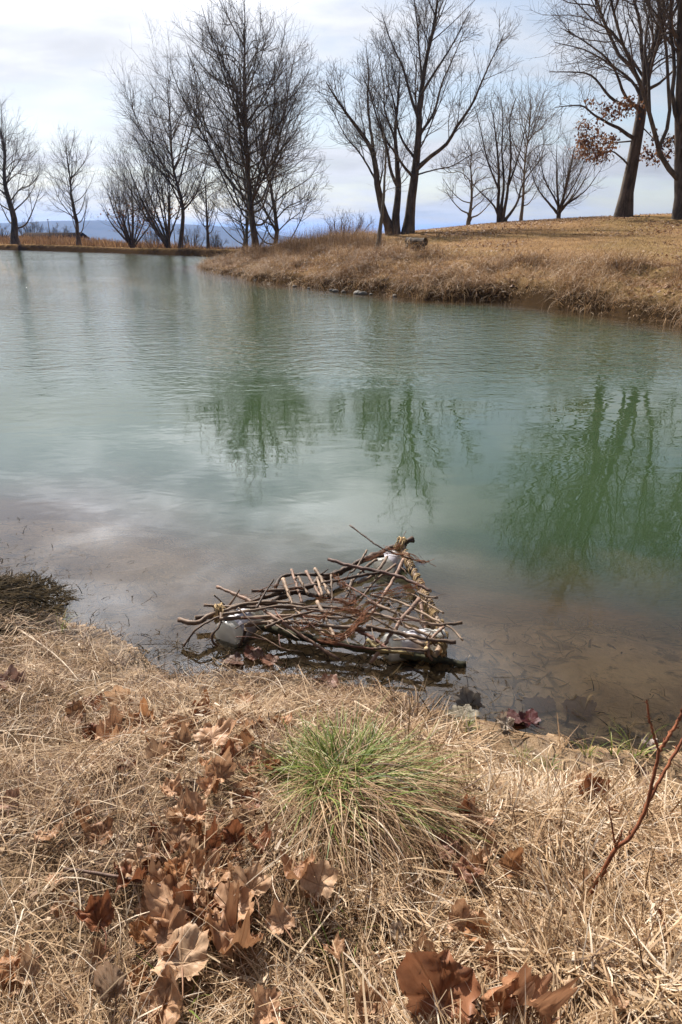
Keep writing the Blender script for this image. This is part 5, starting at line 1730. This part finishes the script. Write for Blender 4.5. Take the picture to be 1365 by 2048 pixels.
def add_leaf(px, py, wpx, color, tilt, yaw, curl, fold, rough, seed, label, group=None, lift=0.06, water=False, roll=0.0):
    p = flat(px, py, -0.022 if 'under shallow' in label else 0.004) if water else hit(px, py)
    if not water:
        lump = float(straw_lump(np.array([p[0]]), np.array([p[1]]))[0])
        # step back along the line of sight so that the leaf lies on the straw where it is seen
        p = flat(px, py, p[2] + lump * 0.75 + lift * 0.45 + 0.006)
    dist = np.linalg.norm(p - np.array([0, 0, CAM_Z]))
    size = wpx / FPX * dist
    if not water and wpx > 30:
        LEAF_AT.append((p[0], p[1], size * (0.55 if lift > 0.02 else 0.3)))
    v, q, t3, fl = leaf_mesh(size, curl, fold, rough, seed)
    Rm = rotm(math.radians(tilt), math.radians(roll), math.radians(yaw))
    v = v @ Rm.T
    if not water:
        # nothing sinks below the soil
        pz = nearz(v[:, 0] + p[0], v[:, 1] + p[1]) + 0.012
        v[:, 2] = np.maximum(v[:, 2], pz - p[2])
    ob = link_mesh('fallen_leaf', v, [q, t3], M['leaf'], attrs={'leaf': fl})
    ob.location = tuple(p)
    f = np.random.default_rng(seed).uniform(0.9, 1.1)
    ob.color = (color[0] * f, color[1] * f, color[2] * f, 1)
    # the stalk is a part of its own
    rng = np.random.default_rng(seed + 5)
    a = np.array([0, -0.10 * size, 0.0]); S_ = np.array([a, a + [0.02 * size, -0.25 * size, 0.05 * size], a + [rng.normal() * 0.12 * size, -0.5 * size, rng.uniform(0.0, 0.15) * size]])
    S_ = resample(S_ @ Rm.T, 8)
    if not water:
        S_[:, 2] = np.maximum(S_[:, 2], nearz(S_[:, 0] + p[0], S_[:, 1] + p[1]) + 0.012 - p[2])
    tv, tq = tubes(S_[None], np.linspace(0.0016, 0.0011, 8)[None], 5)
    st = link_mesh('stalk', tv, [tq], M['leaf'], ob, attrs={'leaf': np.full((len(tv), 3), 0.3)})
    st.color = (color[0] * 0.8, color[1] * 0.7, color[2] * 0.7, 1)
    return tag(ob, label, 'leaf', group)


NEARL = 'fallen leaves on the near bank'
named = [
    (365, 1918, 165, LT, 8, 10, 0.25, 0.10, 0.10, 'broad flat pale tan leaf lying open at lower left, its veins showing'),
    (472, 1882, 160, BRN, 18, 150, 0.75, 0.25, 0.25, 'dark brown leaf with upcurled rims right of the broad pale leaf'),
    (335, 1868, 130, BRN, 10, -40, 0.5, 0.2, 0.25, 'dull brown leaf tucked just above the broad pale leaf'),
    (350, 1818, 140, TAN, 12, 80, 0.35, 0.1, 0.2, 'tan leaf crossed by the long dark twig'),
    (640, 1762, 105, LT, 28, -20, 0.35, 0.15, 0.15, 'bright pale leaf propped up under the big clump'),
    (600, 1742, 110, BRN, 20, 200, 0.6, 0.3, 0.3, 'brown cupped leaf behind the propped pale leaf'),
    (500, 1772, 105, LT, 25, 30, 0.6, 0.35, 0.25, 'crinkled pale leaf in the middle of the leaf cluster'),
    (420, 1752, 120, TAN, 15, 120, 0.45, 0.2, 0.3, 'tan leaf above the twig in the leaf cluster'),
    (365, 1742, 115, ORA, 22, 60, 0.6, 0.3, 0.3, 'orange-brown leaf at the upper left of the leaf cluster'),
    (470, 1812, 125, TAN, 10, -70, 0.3, 0.15, 0.2, 'tan leaf lying over the twig at its right end'),
    (563, 1845, 78, TAN, 15, 35, 0.4, 0.1, 0.15, 'smallish tan leaf alone right of the leaf cluster'),
    (335, 2005, 140, TAN, 30, -60, 0.5, 0.2, 0.25, 'tan leaf tilted up at the bottom left'),
    (530, 2022, 120, TAN, 20, 100, 0.6, 0.3, 0.25, 'tan curled leaf at the bottom edge left of the middle'),
    (228, 1975, 90, (0.42, 0.30, 0.21), 25, 20, 0.9, 0.5, 0.5, 'greyish tan crumpled leaf in straw at the bottom left'),
    (195, 1838, 100, RED, 20, 40, 0.8, 0.3, 0.4, 'rust red crumpled leaf half under straw below the twig'),
    (240, 1395, 72, LT, 62, 15, 0.35, 0.25, 0.15, 'bright tan leaf standing on edge by the left shoreline'),
    (155, 1432, 80, BRN, 35, -30, 0.4, 0.2, 0.2, 'brown leaf leaning in straw left of the standing tan leaf'),
    (14, 1368, 85, (0.30, 0.19, 0.15), 25, 70, 0.4, 0.3, 0.2, 'purplish brown leaf at the left edge of the bank'),
    (232, 1470, 110, TAN, 22, 140, 0.5, 0.25, 0.3, 'tan leaf in the upper left leaf drift'),
    (290, 1440, 75, ORA, 25, 20, 0.7, 0.3, 0.3, 'small orange brown leaf curled at the upper edge of the drift'),
    (400, 1428, 70, RED, 45, 50, 0.5, 0.2, 0.2, 'dark reddish leaf standing in straw behind the leaf drift'),
    (430, 1472, 120, TAN, 15, -25, 0.3, 0.15, 0.2, 'wide tan leaf in the middle of the upper drift'),
    (350, 1462, 80, TAN, 20, 70, 0.5, 0.2, 0.3, 'tan leaf linking the two halves of the upper drift'),
    (500, 1452, 85, TAN, 22, 170, 0.5, 0.3, 0.3, 'tan curled leaf at the right of the upper drift'),
    (562, 1448, 75, ORA, 25, 10, 0.5, 0.2, 0.3, 'orange tan leaf behind the left of the big clump'),
    (490, 1492, 90, BRN, 28, -80, 0.7, 0.3, 0.35, 'brown curled leaf left of the green blades'),
    (440, 1545, 95, TAN, 30, 55, 0.6, 0.4, 0.35, 'tall folded tan leaf between the drift and the big clump'),
    (455, 1515, 70, RED, 25, -20, 0.7, 0.3, 0.3, 'small rust leaf above the folded tan leaf'),
    (345, 1580, 75, TAN, 20, 30, 0.6, 0.3, 0.4, 'ragged tan leaf in golden straw left of the big clump'),
    (390, 1625, 95, TAN, 12, 100, 0.5, 0.2, 0.35, 'tan leaf below the ragged leaf left of the big clump'),
    (420, 1575, 70, TAN, 20, -60, 0.6, 0.3, 0.3, 'tan leaf beside the left foot of the big clump'),
    (470, 1672, 65, RED, 35, 10, 0.6, 0.3, 0.3, 'red-brown leaf standing at the foot of the big clump'),
    (425, 1695, 80, RED, 25, 90, 0.8, 0.3, 0.35, 'dark rust leaf left of the red-brown standing leaf'),
    (20, 1605, 60, (0.42, 0.25, 0.17), 25, 10, 0.5, 0.2, 0.2, 'pinkish brown leaf deep in straw at the left edge'),
    (925, 1842, 90, TAN, 35, -15, 0.5, 0.3, 0.25, 'tan orange leaf folded in straw below the clump to the right'),
    (955, 1868, 80, ORA, 25, 60, 0.5, 0.2, 0.3, 'orange leaf tucked under the folded tan orange leaf'),
    (1020, 1735, 75, ORA, 30, 20, 0.6, 0.35, 0.3, 'orange curled leaf in pale straw right of the clump'),
    (960, 1640, 70, TAN, 18, 120, 0.5, 0.2, 0.3, 'tan leaf at the right foot of the big clump'),
    (935, 1622, 60, RED, 22, 30, 0.6, 0.3, 0.3, 'red-brown leaf behind the tan leaf right of the clump'),
    (890, 1700, 95, (0.27, 0.14, 0.09), 8, 40, 0.4, 0.2, 0.35, 'dull brown leaf flattened at the lower right of the big clump'),
    (930, 1745, 85, (0.25, 0.12, 0.07), 8, -50, 0.4, 0.2, 0.35, 'dull brown leaf below the flattened one right of the clump'),
    (1178, 1588, 100, RED, 48, 5, 0.35, 0.3, 0.15, 'dark red-brown leaf folded upright in straw near the right shore'),
    (1050, 1588, 55, BRN, 15, 60, 0.5, 0.2, 0.3, 'small brown leaf flat in straw left of the folded dark leaf'),
    (882, 1985, 205, (0.36, 0.165, 0.085), 40, -20, 0.45, 0.45, 0.22, 'huge red-brown leaf standing up with a long point at the bottom'),
    (985, 2005, 150, (0.42, 0.215, 0.115), 45, 40, 0.7, 0.4, 0.28, 'big brown curled leaf right of the huge pointed leaf'),
    (1062, 2005, 150, (0.44, 0.235, 0.13), 38, 100, 0.7, 0.35, 0.28, 'big orange brown leaf rightmost at the bottom edge'),
    (935, 2040, 120, BRN, 20, 160, 0.5, 0.3, 0.3, 'brown leaf flat at the bottom edge between the big leaves'),
    (1010, 1448, 55, (0.50, 0.42, 0.33), 15, 50, 0.4, 0.2, 0.3, 'pale grey leaf scrap at the water line right of the raft'),
    (1300, 1492, 60, GRY, 15, 80, 0.3, 0.2, 0.25, 'pale pinkish leaf on mud by the red shoot near the water'),
    (790, 1868, 55, (0.42, 0.34, 0.26), 10, 30, 0.7, 0.4, 0.3, 'small grey-tan curled leaf in straw at the bottom middle'),
    (1280, 1545, 45, (0.14, 0.08, 0.06), 25, 10, 0.6, 0.3, 0.3, 'small dark brown leaf behind the red shoot'),
]
for i, (px, py, wpx, c, tl, yw, cu, fo, ro, lab) in enumerate(named):
    add_leaf(px, py, wpx * (0.86 if wpx < 150 else 0.8), c, tl, yw, cu * (1.35 if wpx < 150 else 1.6), fo, (ro * 1.7 + 0.06) * (1 if wpx < 150 else 1.7), 400 + i, lab, NEARL, lift=0.075 + 0.0012 * tl)
for i, (px, py, wpx, c, tl, yw, cu, lab) in enumerate([
    (1060, 1440, 52, (0.11, 0.022, 0.022), 12, 30, 0.4, 'wet dark red leaf at the right water line'), (1030, 1436, 60, (0.09, 0.03, 0.025), 5, 120, 0.2, 'wet maroon leaf lying left of the dark red one at the water line'),
    (1165, 1418, 80, (0.17, 0.085, 0.055), 0, 60, 0.1, 'pinkish brown leaf lying under shallow water at the right'), (1085, 1412, 76, (0.16, 0.085, 0.06), 0, 10, 0.1, 'dull pink leaf under shallow water left of the other sunken one'),
    (655, 1368, 70, (0.28, 0.13, 0.08), 6, 20, 0.3, 'wet brown leaf at the water line in front of the raft'), (510, 1310, 55, (0.17, 0.06, 0.03), 4, 40, 0.2, 'wet rust leaf under the left jar end of the raft'),
    (470, 1322, 60, (0.13, 0.06, 0.035), 4, 110, 0.2, 'wet brown leaf in shade left of the rust one by the raft'), (540, 1322, 50, (0.20, 0.085, 0.045), 6, 70, 0.3, 'small wet orange leaf right of the rust one by the raft'),
    (938, 1408, 70, (0.20, 0.18, 0.155), 40, 15, 0.3, 'grey sodden leaf poking out of the water right of the raft'), (925, 1428, 80, (0.22, 0.19, 0.13), 0, -30, 0.15, 'greenish grey leaf flat in the water below the sodden one'),
    (700, 1385, 55, (0.22, 0.10, 0.06), 5, 160, 0.25, 'dark wet leaf in weed just below the raft middle')]):
    add_leaf(px, py, wpx, c, tl, yw, cu, 0.1, 0.15, 600 + i, lab, 'wet leaves along the waterline', water=True)
# lesser leaves half buried in the straw
rng = np.random.default_rng(77)
cnt = 0
spots = [((150, 560), (1400, 1560), 46), ((280, 520), (1690, 1890), 40), ((0, 330), (1560, 2040), 16), ((840, 1060), (1600, 1780), 12), ((330, 520), (1560, 1700), 16), ((600, 1365), (1500, 2040), 14), ((780, 1120), (1930, 2048), 8)]
zones = ['small brown leaf half buried in straw in the upper left drift', 'brown leaf scrap among the larger leaves of the lower left cluster', 'brown leaf scrap sunk in the golden straw at the left', 'brown leaf scrap right of the big clump',
         'brown leaf scrap along the left foot of the big clump', 'lone brown leaf scrap in the pale straw of the right half', 'brown leaf scrap around the big leaves at the bottom']
for (xr, yr, nn), lab in zip(spots, zones):
    for k in range(nn):
        px, py = rng.uniform(*xr), rng.uniform(*yr)
        c = [TAN, LT, BRN, ORA, TAN, RED][rng.integers(0, 6)]
        add_leaf(px, py, rng.uniform(38, 80) * (0.75 + 0.4 * (py - 1400) / 650), tuple(np.array(c) * rng.uniform(0.75, 1.0)), rng.uniform(0, 26), rng.uniform(0, 360), rng.uniform(0.35, 1.0), rng.uniform(0.1, 0.5), rng.uniform(0.35, 0.8), 800 + cnt, lab, lab.replace('leaf scrap', 'leaf scraps').replace('leaf half', 'leaves half'), lift=rng.uniform(-0.02, 0.07))
        cnt += 1


build_straw()


# ------------------------------------------------------------------ air: thin even haze that blues the far ridge
def build_haze():
    m = bpy.data.materials.new('thin_haze')
    m.use_nodes = True
    n = NT(m.node_tree)
    vol = n.n('ShaderNodeVolumePrincipled')
    vol.inputs['Color'].default_value = (0.14, 0.40, 1.0, 1)
    vol.inputs['Density'].default_value = HAZE_DENSITY
    vol.inputs['Anisotropy'].default_value = 0.3
    n.n('ShaderNodeOutputMaterial', ins={'Volume': vol.outputs[0]})
    g = Geo()
    box(g, -9200, 9200, -9200, 9200, -75, 75)
    tag(g.build('haze', m, smooth=False), kind='stuff')


HAZE_DENSITY = 0.00010
build_haze()
